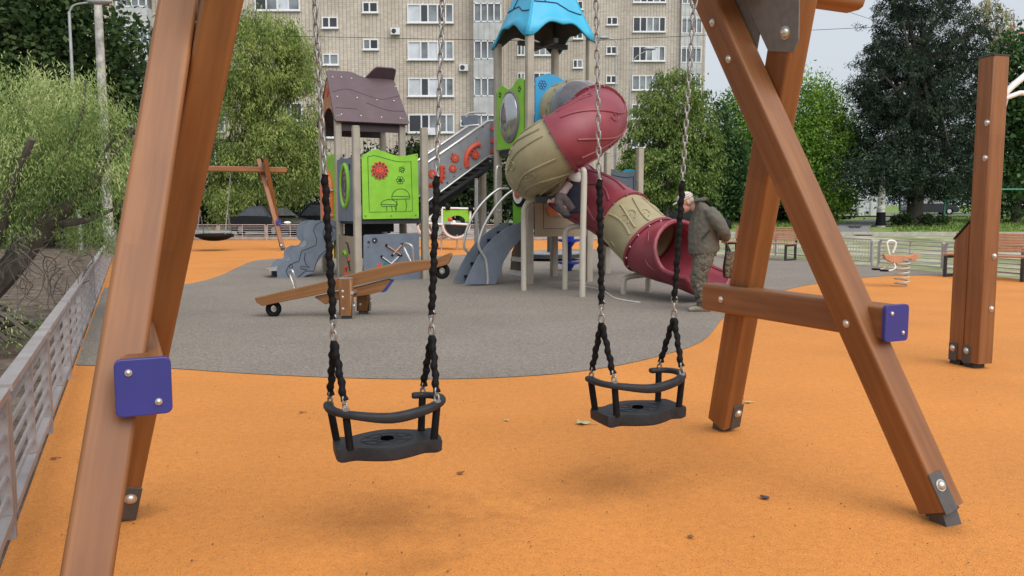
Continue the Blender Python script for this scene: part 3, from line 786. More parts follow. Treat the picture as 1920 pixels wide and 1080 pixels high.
def make_swing(name, label, uL, uR, hookL, hookR, yaw, cu):
    c = T0(cu, 0, 0.40)
    t = thing(name, label, 'swing', c, 'swings hanging from the near frame')
    ca, sa = math.cos(YAW + yaw), math.sin(YAW + yaw)
    ex = V((ca, sa, 0)); ey = V((-sa, ca, 0))
    roll = 0.018
    Lp = lambda x, y, z: c + ex * (x * 0.915) + ey * y + EZ * (z + roll * x)
    hw = 0.222
    XS = 0.915
    # seat: moulded plate, wavy front, thick rim
    outline = []
    N = 48
    def edge(x): return 0.092 + 0.042 * math.exp(-(x / 0.10) ** 2) - 0.016 * math.exp(-((abs(x) - 0.155) / 0.035) ** 2)
    for i in range(17):
        x = -hw + 0.02 + (2 * hw - 0.04) * i / 16; outline.append((x, -edge(x)))
    outline += [(hw - 0.004, -0.086), (hw, -0.06), (hw, 0.06), (hw - 0.004, 0.08)]
    for i in range(17):
        x = hw - 0.02 - (2 * hw - 0.04) * i / 16; outline.append((x, edge(x)))
    outline += [(-hw + 0.004, 0.08), (-hw, 0.06), (-hw, -0.06), (-hw + 0.004, -0.086)]
    b = MB()
    rings = [[Lp(x * k, y * k, z) for x, y in outline] for k, z in ((0.93, -0.034), (0.99, -0.026), (1.0, 0.008), (0.985, 0.019), (0.95, 0.0175))]
    b.loft(rings)
    seat = build('seat', b, SEATM, t, True, auto=35)
    # moulded spider-web relief and centre hole
    w_ = MB()
    for rx, ry in ((0.11, 0.075), (0.062, 0.043)):
        w_.tube([Lp(rx * math.cos(a * math.pi / 16), ry * math.sin(a * math.pi / 16), 0.018) for a in range(32)], 0.0022, 5, closed=True)
    for a in range(8):
        a = a * math.pi / 4 + 0.2
        w_.tube([Lp(0.034 * math.cos(a), 0.028 * math.sin(a), 0.0185), Lp(0.11 * math.cos(a), 0.075 * math.sin(a), 0.0185)], 0.002, 5)
    build('seat_relief', w_, SEATM, seat)
    h_ = MB(); h_.disc(Lp(0, 0, 0.0195), EZ, 0.026, 0.006, 18)
    build('drain_hole', h_, M_BLK, seat)
    # guard rail: closed at the front, open at the back
    zr = 0.158
    path = catmull([(-0.232, 0.075, zr), (-0.238, 0.03, zr), (-0.222, -0.04, zr - 0.004), (-0.15, -0.098, zr - 0.012), (0, -0.118, zr - 0.03), (0.14, -0.102, zr - 0.016), (0.215, -0.05, zr - 0.004), (0.232, 0.01, zr), (0.21, 0.06, zr), (0.165, 0.082, zr), (0.125, 0.088, zr)], 5)
    b = MB()
    pts = [Lp(*p) for p in path]; m = len(pts)
    sec = rrect(1, 1, 0.3); rings = []
    for i, p in enumerate(pts):
        X, Y, Z = frame(pts[min(i + 1, m - 1)] - pts[max(i - 1, 0)], EZ)
        f = 0.75 if i in (0, m - 1) else 1
        mid = math.exp(-((i / m - 0.42) / 0.12) ** 2)
        rings.append([p + X * (a[0] * (0.024 + 0.015 * mid) * f) + Y * (a[1] * 0.038 * f) for a in sec])
    b.loft(rings)
    build('guard_rail', b, SEATM, t, True, auto=60)
    hooks = []
    for (x0, y0, x1, y1) in ((-0.205, 0.055, -0.23, 0.055), (-0.165, -0.075, -0.18, -0.078), (0.185, -0.07, 0.2, -0.072), (0.16, 0.065, 0.17, 0.078)):
        b = MB(); b.tube([Lp(x0, y0, 0.012), Lp(x1, y1, zr - 0.006)], 0.0145, 12)
        build('upright', b, BLACK, t, True)
        hooks.append(Lp(x1, y1, zr + 0.012))
    for (a_, b_), hk, nm in (((0, 1), hookL, 'L'), ((2, 3), hookR, 'R')):
        mid = (hooks[a_] + hooks[b_]) / 2; hkp = V(hk)
        s = (0.85 - mid.z) / (hkp.z - mid.z); J = mid.lerp(hkp, s)
        s2 = (1.43 - mid.z) / (hkp.z - mid.z); K = mid.lerp(hkp, s2)
        off = EU * 0.012
        b = MB()
        for h in (hooks[a_], hooks[b_]):
            q = J - EZ * 0.03 + (h - J).normalized() * 0.01
            b = MB(); sleeve(b, h + (q - h).normalized() * 0.03, q)
            build('lower_sleeve', b, BLACK, t, True, auto=80)
        b = MB(); sleeve(b, J + EZ * 0.045, K, 0.0135); build('chain_sleeve', b, BLACK, t, True, auto=80)
        b = MB(); links(b, K - (K - J).normalized() * 0.03, hkp); build('chain', b, CHROME, t, True, auto=80); b = MB(); links(b, J - EZ * 0.032, J + EZ * 0.06, 0.03, 0.005, 0.011)
        build('chain', b, CHROME, t, True, auto=80)
        for h in (hooks[a_], hooks[b_]):
            b = MB(); links(b, h - EZ * 0.008, h + (J - h).normalized() * 0.045, 0.026, 0.004, 0.009)
            b.disc(h - EZ * 0.005, EZ, 0.015, 0.006, 10)
            build('chain', b, CHROME, t, True, auto=80)
        # carabiner, swivel and bearing on the beam
        b = MB(); dd = EZ
        pts = [hkp + EU * (0.017 * math.cos(i * math.pi / 8)) + EZ * (0.02 + 0.032 * math.sin(i * math.pi / 8)) for i in range(16)]
        b.tube(pts, 0.0052, 8, closed=True)
        build('shackle', b, CHROME, t, True)
        b = MB(); b.disc(hkp + EZ * 0.068, EW, 0.026, 0.03, 14); b.beam(hkp + EZ * 0.07, V((hkp.x, hkp.y, 2.29)), 0.03, 0.03, EU); b.box(V((hkp.x, hkp.y, 2.284)), (0.11, 0.07, 0.012), (EU, EW, EZ))
        build('hanger', b, STEEL, t, bevel=0.003)
M_BLK = M_('hole_black', (0.002, 0.002, 0.002), 1.0, spec=0.0)
make_swing('swing', 'black rubber toddler swing seat on chains, left of the two on the near frame', 0.813, 1.247, T0(0.776, 0, 2.2), T0(1.272, 0, 2.2), -0.14, 1.024)
make_swing('swing', 'black rubber toddler swing seat on chains, beside the right A-frame of the near frame', 1.944, 2.43, T0(1.95, 0, 2.205), T0(2.455, 0, 2.205), -0.06, 2.19)

# ================================================================== THE FAR SWING (same frame, with a nest basket)
k2 = 1.12
fo = gnd(533, 470)
ang = R(22)
eu2 = V((math.cos(ang), math.sin(ang), 0)); ew2 = V((math.sin(ang), -math.cos(ang), 0))
SO2 = fo - eu2 * (SL * k2 * 1.0 - 0.05) - ew2 * (0.813 * k2)
T2 = sw_frame_factory(SO2, eu2, ew2, k2)
swf2 = thing('wooden_swing', 'wooden swing stand in the distance on the orange surface, before the far fence', 'swing set', SO2, 'wooden swing stands')
swing_frame(swf2, T2, k2)
nst = T2(1.35, 0, 0.42)
t = thing('nest_swing', 'black round nest swing basket hanging from the far frame', 'swing', nst)
b = MB()
b.tube([nst + V((0.55 * math.cos(a * math.pi / 16), 0.55 * math.sin(a * math.pi / 16), 0.02)) for a in range(32)], 0.06, 8, closed=True)
build('rim', b, BLACK, t, True)
b = MB(); b.sph(nst, (0.53, 0.53, -0.16), 20, 6, None, 0.0); build('basket', b, BLACK, t, True)
for sx in (-1, 1):
    b = MB()
    top = T2(1.35 + sx * 0.5, 0, 2.25)
    for sy in (-1, 1): links(b, nst + V((0.45 * sx, 0.3 * sy, 0.05)), nst.lerp(top, 0.42) + V((sx * 0.2, 0, 0)), 0.07, 0.008, 0.016)
    links(b, nst.lerp(top, 0.42) + V((sx * 0.2, 0, 0)), top, 0.07, 0.008, 0.016)
    build('chain', b, CHROME, t, True)

# ================================================================== THE RIGHT POST (part of a climbing frame)
pb = gnd(1832, 689)
t = thing('climbing_post', 'tall varnished double wooden post on the right with a white metal arm', 'post', (pb.x, pb.y, 0))
px_ = V((0.27, -0.963, 0)); pf = V((-0.963, -0.27, 0))      # faces of the post
ztop = at(1861, 108, pb.y).z
main = wood('post', pb + EZ * 0.045, V((pb.x, pb.y, ztop)), 0.158, 0.158, px_, t, 0.016)
build('top_cap', MB().box(V((pb.x, pb.y, ztop + 0.005)), (0.163, 0.163, 0.014), (px_, pf, EZ)), DARK, main, bevel=0.003)
sp = pb - px_ * 0.157 + pf * 0.003
zs1 = at(1795, 452, pb.y).z; zs2 = zs1 + 0.15
X, Y, Z = px_, pf, EZ
b = MB()
hw, hd = 0.076, 0.074
poly = [(-hw, 0.045), (hw, 0.045), (hw, zs2), (-hw + 0.0, zs1)]
Mx = Matrix(((X.x, Y.x, 0, sp.x), (X.y, Y.y, 0, sp.y), (0, 0, 1, 0), (0, 0, 0, 1)))
b.loft([[V((x, y, z)) for x, z in poly] for y in (-hd, hd)])
sh = build('short_post', b, WOOD, t, M=Mx, bevel=0.012)
b = MB(); b.add([V((x, y, z)) for y in (-hd - 0.003, hd + 0.003) for x, z in ((hw - 0.004, zs2 + 0.006), (-hw - 0.004, zs1 + 0.004), (-hw - 0.004, zs1 + 0.016), (hw - 0.004, zs2 + 0.018))], [(0, 1, 2, 3), (7, 6, 5, 4), (0, 4, 5, 1), (1, 5, 6, 2), (2, 6, 7, 3), (3, 7, 4, 0)])
build('top_cap', b, DARK, sh, M=Mx)
ob = t.children
for c, w_ in ((pb - px_ * 0.035, main), (sp - px_ * 0.02, sh)):
    b = MB(); b.box(c + pf * 0.0815 + EZ * 0.11, (0.085, 0.007, 0.15), (px_, pf, EZ)); build('foot_plate', b, STEELD, w_, bevel=0.004)
    bolt(w_, c + pf * 0.085 + EZ * 0.14, pf, 0.022)
    b = MB(); b.box(c + EZ * 0.02, (0.11, 0.11, 0.06), (px_, pf, EZ)); build('foot_bracket', b, DARK, w_)
for z in (2.0, 1.72):
    bolt(main, V((pb.x, pb.y, z)) + pf * 0.08 + px_ * 0.045, pf, 0.02)
for z in (0.93, 0.5):
    bolt(main, V((pb.x, pb.y, z)) + px_ * 0.08 - pf * 0.03, px_, 0.02)
b = MB()
zA = at(1890, 200, pb.y).z
pA = V((pb.x, pb.y, zA)) - pf * 0.08; qx = -pf
b.prism([pA + EZ * 0.12, pA + qx * 0.1 + EZ * 0.13, pA + qx * 0.012 - EZ * 0.2, pA - EZ * 0.2], 0.012, px_)
build('arm_bracket', b, FENCEM, t)
b = MB()
b.tube(catmull([pA + EZ * 0.06, pA + qx * 0.16 + EZ * 0.2, pA + qx * 0.42 + EZ * 0.33, pA + qx * 1.2 + EZ * 0.46], 6), 0.026, 10)
b.tube([pA + EZ * 0.06 + qx * 0.02, pA + qx * 0.2 + EZ * 0.12, pA + qx * 1.2 + EZ * 0.13], 0.02, 10)
build('metal_arm', b, WHITE, t, True)

# ================================================================== THE SEESAW
Ys = 9.97; sc_ = gnd(664, 594)
t = thing('seesaw', 'wooden seesaw tilted down to the left with tyre bumpers and steel handles', 'seesaw', (sc_.x, sc_.y, 0))
nS = V((0, 1, 0)); p0 = V((0, Ys, 0))
pp = lambda l, y=Ys: [onpl(u, v, V((0, y, 0)), nS) for u, v in l]
def wood_prism(name, poly, th, mat, parent, ang):
    """board cut from plank: local Z along the plank"""
    o = poly[0]; Zd = V((math.cos(ang), 0, math.sin(ang))); Xd = V((0, 1, 0)); Yd = Zd.cross(Xd)
    Mx = Matrix(((Xd.x, Yd.x, Zd.x, o.x), (Xd.y, Yd.y, Zd.y, o.y), (Xd.z, Yd.z, Zd.z, o.z), (0, 0, 0, 1)))
    inv = Mx.inverted()
    b = MB(); b.prism([inv @ p for p in poly], th, V((1, 0, 0)))
    return build(name, b, mat, parent, M=Mx, bevel=0.008)
sa_ = math.atan2(onpl(848, 479, p0, nS).z - onpl(482, 557, p0, nS).z, onpl(848, 479, p0, nS).x - onpl(482, 557, p0, nS).x)
bd = wood_prism('plank', pp([(482, 557), (493, 555.5), (520, 548.5), (548, 542), (600, 530), (636, 520), (717, 499), (750, 491), (780, 489), (813, 487), (836, 477), (845, 474), (848, 479), (841, 495), (813, 503), (740, 517), (665, 535), (591, 553), (540, 563), (497, 572), (486, 566)]), 0.22, WOOD2, t, sa_)
wood_prism('lower_plank', pp([(591, 556), (640, 545), (700, 530), (729, 523), (735, 526), (721, 545), (690, 552), (640, 560), (612, 570), (600, 562)]), 0.13, WOOD2, t, sa_)
build('end_cap', MB().prism(pp([(735, 524), (738, 526), (724, 546), (716, 548), (720, 543)]), 0.135, nS), BLUE, t)
for (u, v, yy, vt) in ((650, 598, 9.75, 523), (680, 590, 10.22, 548)):
    q = gnd(u, v); q = V((q.x, yy, 0)); zt = at(u, vt, yy).z
    po = wood('post', q + EZ * 0.045, V((q.x, q.y, zt)), 0.165, 0.12, V((1, 0, 0)), t, 0.03, WOOD2)
    build('top_cap', MB().box(V((q.x, q.y, zt + 0.005)), (0.16, 0.115, 0.02)), STEEL, po, bevel=0.006)
    build('foot_bracket', MB().box(V((q.x, q.y, 0.02)), (0.11, 0.08, 0.06)), DARK, po)
    b = MB(); b.box(V((q.x + 0.085, q.y, 0.12)), (0.012, 0.08, 0.16)); build('foot_plate', b, STEEL, po)
    bolt(po, V((q.x + 0.09, q.y, 0.16)), (1, 0, 0), 0.02)
    for z in (0.34, 0.27, 0.13): bolt(po, V((q.x - 0.03, q.y - 0.06, z)), (0, -1, 0), 0.014)
b = MB(); q = onpl(668, 545, p0, nS); b.tube([q + V((0, -0.28, 0)), q + V((0, 0.3, 0))], 0.022, 10); build('axle', b, BOLT, t, True)
for (u, v) in ((513, 579), (829, 508)):
    c = onpl(u, v, p0, nS); b = MB()
    b.tube([c + V((0.066 * math.cos(a * math.pi / 14), 0, 0.07 * math.sin(a * math.pi / 14))) for a in range(28)], 0.03, 10, closed=True, sq=(1, 1.7))
    ty = build('tyre', b, BLACK, t, True, auto=60)
    b = MB(); b.disc(c, (0, 1, 0), 0.02, 0.06, 12); build('tyre_bolt', b, BOLT, ty)
for (pts) in (((552, 541), (541, 515), (545, 507), (552, 510), (555, 540)), ((770, 490), (757, 466), (759, 458), (765, 457), (774, 463), (775, 489))):
    for dy in (-0.0,):
        b = MB(); P = pp(pts)
        P = [p + V((0, 0.06 * math.sin(i / (len(P) - 1) * math.pi * 2), 0)) for i, p in enumerate(P)]
        b.tube(catmull(P, 5), 0.014, 8); build('handle', b, TUBEM, t, True)
# ================================================================== THE PLAY TOWER (one joined structure)
PH = R(26)
E1 = V((math.cos(PH), math.sin(PH), 0)); E2 = V((-math.sin(PH), math.cos(PH), 0))
HF = gnd(672, 528); HF.z = 0
HR = HF + E1 * 1.3; HL = HF + E2 * 1.3; HB = HF + E1 * 1.3 + E2 * 1.3
HL2 = HF + E2 * 2.6; HB2 = HB + E2 * 1.3
TF = gnd(992, 533); TF.z = 0
TR = TF + E1 * 1.22; TL = TF + E2 * 1.3; TB = TL + E1 * 1.22
pt = thing('play_tower', 'large playground tower with brown and blue roofs, stairs and a spiral tube slide', 'playground', ((HF + TR) / 2))
def post(base, top, w=0.135, mat=None, cap=True):
    b = MB(); b.beam(V((base.x, base.y, 0)), V((base.x, base.y, top)), w, w, E1, 0.03)
    o = build('post', b, mat or POST, pt, True, auto=35)
    if cap:
        c = MB(); c.beam(V((base.x, base.y, top + 0.001)), V((base.x, base.y, top + 0.03)), w * 0.96, w * 0.96, E1, 0.035); build('post_cap', c, POST, o, bevel=0.008)
    return o
def zat(v, P, u=960): return at(u, v, P.y).z
class Pl:      # a vertical panel plane: through P along direction d
    def __init__(s, P, d): s.p = V(P); s.d = V(d).normalized(); s.n = V((s.d.y, -s.d.x, 0)); s.n = s.n if s.n.dot(EYE - s.p) > 0 else -s.n
    def px(s, l, off=0): return [onpl(u, v, s.p + s.n * off, s.n) for u, v in l]
    def uz(s, a, z, off=0): return s.p + s.d * a + EZ * z + s.n * off
def panel(name, plane, poly, th, mats, lines=(), dots=(), parent=None, w=0.009, world=False):
    """polygon outline on its plane (given as picture points), its own thickness; lines and dots are surface pattern"""
    b = MB(); P = poly if world else plane.px(poly)
    b.prism(P, th, plane.n)
    b.mat(1)
    for l in lines: b.line([p + plane.n * (th / 2) for p in (l if world else plane.px(l))], w)
    for (u, v, r) in dots:
        c = plane.px([(u, v)])[0] + plane.n * (th / 2); b.disc(c, plane.n, r, 0.012, 12)
    return build(name, b, mats, parent or pt)
def circ(cx, cy, rx, ry, n=20, a0=0, a1=360): return [(cx + rx * math.cos(R(a0 + (a1 - a0) * i / n)), cy + ry * math.sin(R(a0 + (a1 - a0) * i / n))) for i in range(n + 1)]
# posts
for P_, z in ((HF, zat(239, HF)), (HR, zat(243, HR))): post(P_, z)
zE = zat(226, HL)
for P_ in (HL, HB, HL2, HB2): post(P_, zE + 0.1, cap=False)
zT = zat(84, TF)
for P_ in (TF, TR, TL, TB): post(P_, zT + 0.24, cap=False)
RM1 = gnd(1137, 513); RM1.z = 0
RM2 = V((at(1198, 400, 16.6).x, 16.6, 0))
for P_, v in ((RM1, 288), (RM2, 279)): post(P_, zat(v, P_))
post(V((at(905, 400, 17.0).x, 17.0, 0)), 2.3)
post(V((at(893, 400, 16.2).x, 16.2, 0)), 1.9, 0.08, TUBEM)
# platforms
def slab(a, b_, c, d, z, th=0.09, mat=None):
    m = MB(); P = [V((p.x, p.y, z)) for p in (a, b_, c, d)]; m.prism(P, th, EZ); return build('platform', m, mat or DARK, pt)
slab(HF, HR, HB, HL, 1.1); slab(HL, HB, HB2, HL2, 1.1); slab(TF, TR, TB, TL, 2.36); slab(TF, TR, TB, TL, 1.02)
slab(TR + E2 * 0.02, RM2, RM1 + E2 * 0.4, TB, 1.02)

# ---- brown roof over the left module
ez = zat(229, HL); rz = zat(141, HL + E2 * 0.65)
eo = 0.14; mid = HL + E2 * 0.65
sd_ = (E2 * (0.65 + eo) + EZ * (rz - ez)).normalized(); sl_ = math.hypot(0.65 + eo, rz - ez)
def roofpl(front):
    sgn = 1 if front else -1
    base = (HL - E2 * eo) if front else (HL2 + E2 * eo)
    up = (E2 * sgn * (0.65 + eo) + EZ * (rz - ez)).normalized()
    n = up.cross(E1); n = n if n.z > 0 else -n
    return base + EZ * ez, up, n
for front in (True, False):
    o, up, n = roofpl(front); a0, a1 = -0.08, 1.40
    W_ = a1 - a0
    top = []
    for i in range(21):
        x = i / 20
        if front: h = sl_ + 0.13 * (1 - sstep((x - 0.34) / 0.22)) - 0.03 * 0
        else: h = sl_ - 0.03 + 0.30 * sstep((x - 0.52) / 0.2)
        if x > 0.98: h -= 0.03
        if x < 0.02: h -= 0.03
        top.append(o + E1 * (a0 + W_ * (0.03 + x * 0.94)) + up * h)
    bot = [o + E1 * (a1 + 0.02) + up * 0.05, o + E1 * (a1 - 0.02), o + E1 * (a0 + 0.02) , o + E1 * (a0 - 0.01) + up * 0.05]
    b = MB(); b.prism(top + bot, 0.035, n); b.mat(1)
    rp_ = lambda x, y: o + E1 * (a0 + W_ * x) + up * (sl_ * y) + n * 0.018
    for l in ([(0.05, 0.62), (0.27, 0.70), (0.55, 0.57), (0.72, 0.52), (0.97, 0.62)], [(0.05, 0.28), (0.33, 0.27)], [(0.48, 0.42), (0.75, 0.28), (0.98, 0.28)]): b.line([rp_(*p) for p in catmull([V((x, y, 0)) for x, y in l], 4) for p in [(p.x, p.y)]], 0.007)
    b.mat(2)
    for x, y in ((0.1, 0.95), (0.22, 0.96), (0.36, 0.95), (0.96, 0.83), (0.1, 0.52), (0.37, 0.52), (0.64, 0.5), (0.88, 0.5), (0.1, 0.14), (0.36, 0.13), (0.64, 0.12), (0.9, 0.12)): b.disc(rp_(x, y), n, 0.013, 0.014, 8)
    build('roof', b, [BROWN, BROWND, BOLT], pt)
for a in (-0.02, 1.33):
    pts = []
    for w_, z in ((-eo + 0.02, ez + 0.02), (0.65, rz - 0.05), (1.3 + eo - 0.02, ez + 0.02), (1.3 + eo - 0.05, ez - 0.03), (1.22, ez - 0.02)):
        pts.append(HL + E1 * a + E2 * w_ + EZ * z)
    for i in range(11):
        t_ = math.pi * i / 10; pts.append(HL + E1 * a + E2 * (0.65 + 0.5 * math.cos(t_)) + EZ * (ez - 0.02 + 0.36 * math.sin(t_)))
    pts.append(HL + E1 * a + E2 * (0.05) + EZ * (ez - 0.04)); pts.append(HL + E1 * a + E2 * (-eo + 0.03) + EZ * (ez - 0.03))
    b = MB(); b.prism(pts, 0.025, E1); b.mat(1); b.disc(HL + E1 * (a - 0.02) + E2 * 0.65 + EZ * (ez + 0.66), E1, 0.1, 0.02, 14)
    build('gable', b, [M_('gable_orange_tan', (0.42, 0.20, 0.09), 0.5), REDP], pt)
for w_ in (-0.02, 1.3):
    b = MB(); b.beam(HL + E1 * 0.07 + E2 * w_ + EZ * (ez - 0.075), HL + E1 * 1.23 + E2 * w_ + EZ * (ez - 0.075), 0.04, 0.17, E2); build('roof_beam', b, BROWND, pt)

# ---- panels of the house module
pF = Pl(HF - E2 * 0.03, E1)
lm = panel('lime_panel', pF, [(677.5, 294), (677.5, 291), (684, 289), (692, 284), (701, 280), (710, 281), (722, 285), (735, 290), (748, 292.5), (762, 292), (781, 288), (783, 289), (785, 409), (680, 411)], 0.03, [LIME, LIMED],
    [[(689, 294), (700, 291.5), (712, 294), (728, 299), (745, 303), (760, 303.5), (770, 302), (773, 396), (692, 398), (689, 294)],
     circ(751, 371, 17, 17, 14, 180, 360) + [(767, 373), (735, 373.5), (734, 371)], [(735, 368), (767, 368.5)], [(744, 374), (742, 396)], [(760, 374), (762, 386), (760, 396)],
     circ(729, 384, 15.5, 10, 12, 180, 360) + [(743, 386.5), (715, 387), (714, 384)], [(714, 383), (744, 384)], [(724, 387), (725, 396)], [(734, 387), (735, 396)], [(740, 387), (742, 396)]]
    + [circ(750 + 5 * math.cos(R(a)), 338 + 5 * math.sin(R(a)), 2.6, 2.6, 8) for a in range(0, 360, 60)] + [circ(753 + 4 * math.cos(R(a)), 318 + 4 * math.sin(R(a)), 2.0, 2.0, 8) for a in range(0, 360, 72)],
    [(750, 338, 0.02), (679.5, 292.5, 0.008), (780.5, 291.5, 0.008), (685, 405, 0.012), (733, 405, 0.012), (779, 404, 0.012)], w=0.0065)
b = MB(); c = pF.px([(712, 319.5)], 0.02)[0]
ring = []
for i in range(60):
    a = i / 60 * 2 * math.pi; r_ = 0.155 + 0.016 * math.cos(12 * a); ring.append(c + E1 * (r_ * math.cos(a)) + EZ * (r_ * math.sin(a)))
b.prism(ring, 0.03, pF.n); b.mat(1)
for i in range(12):
    a = i / 12 * 2 * math.pi; b.disc(c + pF.n * 0.017 + E1 * (0.125 * math.cos(a)) + EZ * (0.125 * math.sin(a)), pF.n, 0.021, 0.006, 10)
b.line([c + pF.n * 0.016 + E1 * (0.085 * math.cos(a * math.pi / 12)) + EZ * (0.085 * math.sin(a * math.pi / 12)) for a in range(25)], 0.006)
for dx in (-0.03, 0.03): b.disc(c + pF.n * 0.017 + E1 * dx + EZ * 0.025, pF.n, 0.009, 0.006, 8)
b.line([c + pF.n * 0.016 + E1 * (0.045 * math.cos(R(a))) + EZ * (0.045 * math.sin(R(a)) - 0.01) for a in range(200, 345, 20)], 0.005)
build('flower_disc', b, [REDP, BROWND], lm)
gp_ = panel('activity_panel', pF, [(681, 443), (684, 440), (783, 437), (785, 440), (787, 526), (682, 529)], 0.03, [GREYP, GREYD], [], [(702, 451, 0.055), (691, 454, 0.026), (690, 463, 0.012), (772, 446, 0.008)])
b = MB(); b.disc(pF.px([(702, 451)], 0.026)[0], pF.n, 0.012, 0.01, 8); build('dial_knob', b, WHITE, gp_)
for name_, col_, l in (('crossed_stick', ORANGEP, [((725, 460), (752, 478)), ((754, 458), (736, 478))]), ('crossed_stick', WHITE, [((716, 481), (744, 502)), ((748, 480), (730, 498))])):
    for a_, c_ in l:
        P = pF.px([a_, c_], 0.03); b = MB(); b.beam(P[0], P[1], 0.045, 0.014, pF.n); b.mat(1)
        for e in P: b.sph(e, 0.026, 8, 6)
        build(name_, b, [M_('peach_stick', (0.62, 0.36, 0.24), 0.5) if col_ is ORANGEP else WHITE, BLACK], gp_)
b = MB(); b.disc(pF.px([(712, 500)], 0.025)[0], pF.n, 0.05, 0.02, 14); build('red_disc', b, REDP, gp_)
b = MB(); b.disc(pF.px([(724, 496)], 0.025)[0], pF.n, 0.05, 0.02, 14); build('teal_disc', b, M_('teal', (0.03, 0.16, 0.2), 0.5), gp_)
pL = Pl(HF - E1 * 0.03, E2)
def pLz(a0, a1, z0, z1): return [pL.uz(a0, z0), pL.uz(a1, z0), pL.uz(a1, z1), pL.uz(a0, z1)]
sg_ = panel('side_panel', pL, [pL.uz(0.08, 1.1), pL.uz(1.22, 1.1), pL.uz(1.22, 2.28), pL.uz(1.1, 2.27), pL.uz(0.9, 2.32), pL.uz(0.6, 2.26), pL.uz(0.08, 2.28)], 0.03, [GREYP, GREYD], world=True)
b = MB(); c = pL.uz(0.62, 1.76, 0.02)
b.tube([c + E2 * (0.27 * math.cos(a * math.pi / 14)) + EZ * (0.39 * math.sin(a * math.pi / 14)) for a in range(28)], 0.045, 8, closed=True); build('lime_ring', b, LIME, sg_, True)
b = MB(); b.loft([[c - E1 * o_ + E2 * (0.26 * math.cos(a * math.pi / 12)) + EZ * (0.37 * math.sin(a * math.pi / 12)) for a in range(24)] for o_ in (0.0, 0.01)]); b.mat(1)
for k in (0.3, 0.6, 0.85): b.line([c - E1 * 0.012 + E2 * (0.26 * k * math.cos(a * math.pi / 12)) + EZ * (0.37 * k * math.sin(a * math.pi / 12)) for a in range(25)], 0.008)
build('web_disc', b, [M_('mauve_net', (0.22, 0.17, 0.16), 0.6), GREYD], sg_)
b = MB()
for z_, r_ in ((2.12, .04), (2.06, .025)): b.disc(pL.uz(0.3, z_, 0.02), pL.n, r_, 0.012, 10)
build('panel_holes', b, GREYD, sg_)
st_ = panel('tan_side_panel', pL, pLz(0.08, 1.22, 0.03, 0.82), 0.03, [TAN, BROWND], world=True)
for nm, m_, pts in (('wavy_slot', DARK, [(0.62, 0.7), (0.5, 0.66), (0.38, 0.5)]), ('lime_slider', LIME, [(0.85, 0.48), (0.72, 0.52), (0.6, 0.46)]), ('red_slider', REDP, [(0.62, 0.05), (0.66, 0.14), (0.62, 0.24)]), ('red_slider', REDP, [(0.42, 0.42), (0.4, 0.36)]), ('wavy_slot', DARK, [(0.55, 0.42), (0.45, 0.3), (0.36, 0.18)])):
    b = MB(); b.tube(catmull([pL.uz(a, z, 0.03) for a, z in pts], 4), 0.03 if 'slot' not in nm else 0.014, 8); build(nm, b, m_, st_, True)
# back wall boards seen dark through the gap
b = MB(); b.beam(HL + E1 * 0.15 + EZ * 0.98, HB - E1 * 0.2 + EZ * 0.98, 0.05, 0.22, E2); build('joist', b, DARK, pt)
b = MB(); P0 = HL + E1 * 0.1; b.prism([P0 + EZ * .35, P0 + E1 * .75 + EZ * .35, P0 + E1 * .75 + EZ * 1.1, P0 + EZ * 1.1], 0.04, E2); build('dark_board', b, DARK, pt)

# ---- short slide with the scalloped blue-grey sides, on the left
pS = Pl(HL - E1 * 0.05 + E2 * 0.1, E1)
out = [(513, 525), (520, 519), (519, 507), (522, 497), (530, 489), (541, 487.5), (544, 486), (544, 476), (549, 467), (558, 462), (566, 463), (573, 461), (577, 455), (569, 447), (568, 433), (573, 421), (583, 414.5), (598, 413), (612, 415), (622, 412), (632, 416), (634, 436), (629, 449), (622, 458), (616, 472), (606, 478), (594, 492), (588, 510), (574, 516), (566, 521), (556, 529), (530, 531)]
ln = [[(541, 520), (536, 508), (541, 498), (552, 492), (560, 490), (562, 482), (565, 470), (574, 467), (584, 463), (592, 460), (593, 447), (587, 432), (592, 421), (604, 415)],
      [(552, 528), (560, 518), (572, 508), (588, 508), (592, 495), (598, 480), (608, 472), (616, 463)], circ(618, 438, 6, 7, 12), circ(618, 438, 13, 15, 12, 60, 330), [(572, 474), (570, 487), (574, 497), (580, 501), (570, 500), (563, 498), (563, 503), (576, 506)], circ(545, 499, 3, 4, 8)]
s1 = panel('slide_side', pS, out, 0.05, [GREYP, GREYD], ln, w=0.008)
pS2 = Pl(HL - E1 * 0.05 + E2 * 0.72, E1)
P1 = [p + E2 * 0.62 for p in pS.px(out)]
b = MB(); b.prism(P1, 0.05, pS.n); build('slide_side', b, GREYP, pt)
b = MB(); T_ = HL - E1 * 0.05 + E2 * 0.12
sl0 = [T_ + EZ * 1.12, T_ - E1 * 0.3 + EZ * 0.95, T_ - E1 * 0.75 + EZ * 0.42, T_ - E1 * 1.05 + EZ * 0.2, T_ - E1 * 1.3 + EZ * 0.17]
b.loft([[p + E2 * o_ + EZ * z_ for o_, z_ in ((0, 0), (0.58, 0), (0.58, -0.03), (0, -0.03))] for p in catmull(sl0, 5)]); build('slide_chute', b, TUBEM, pt, True)
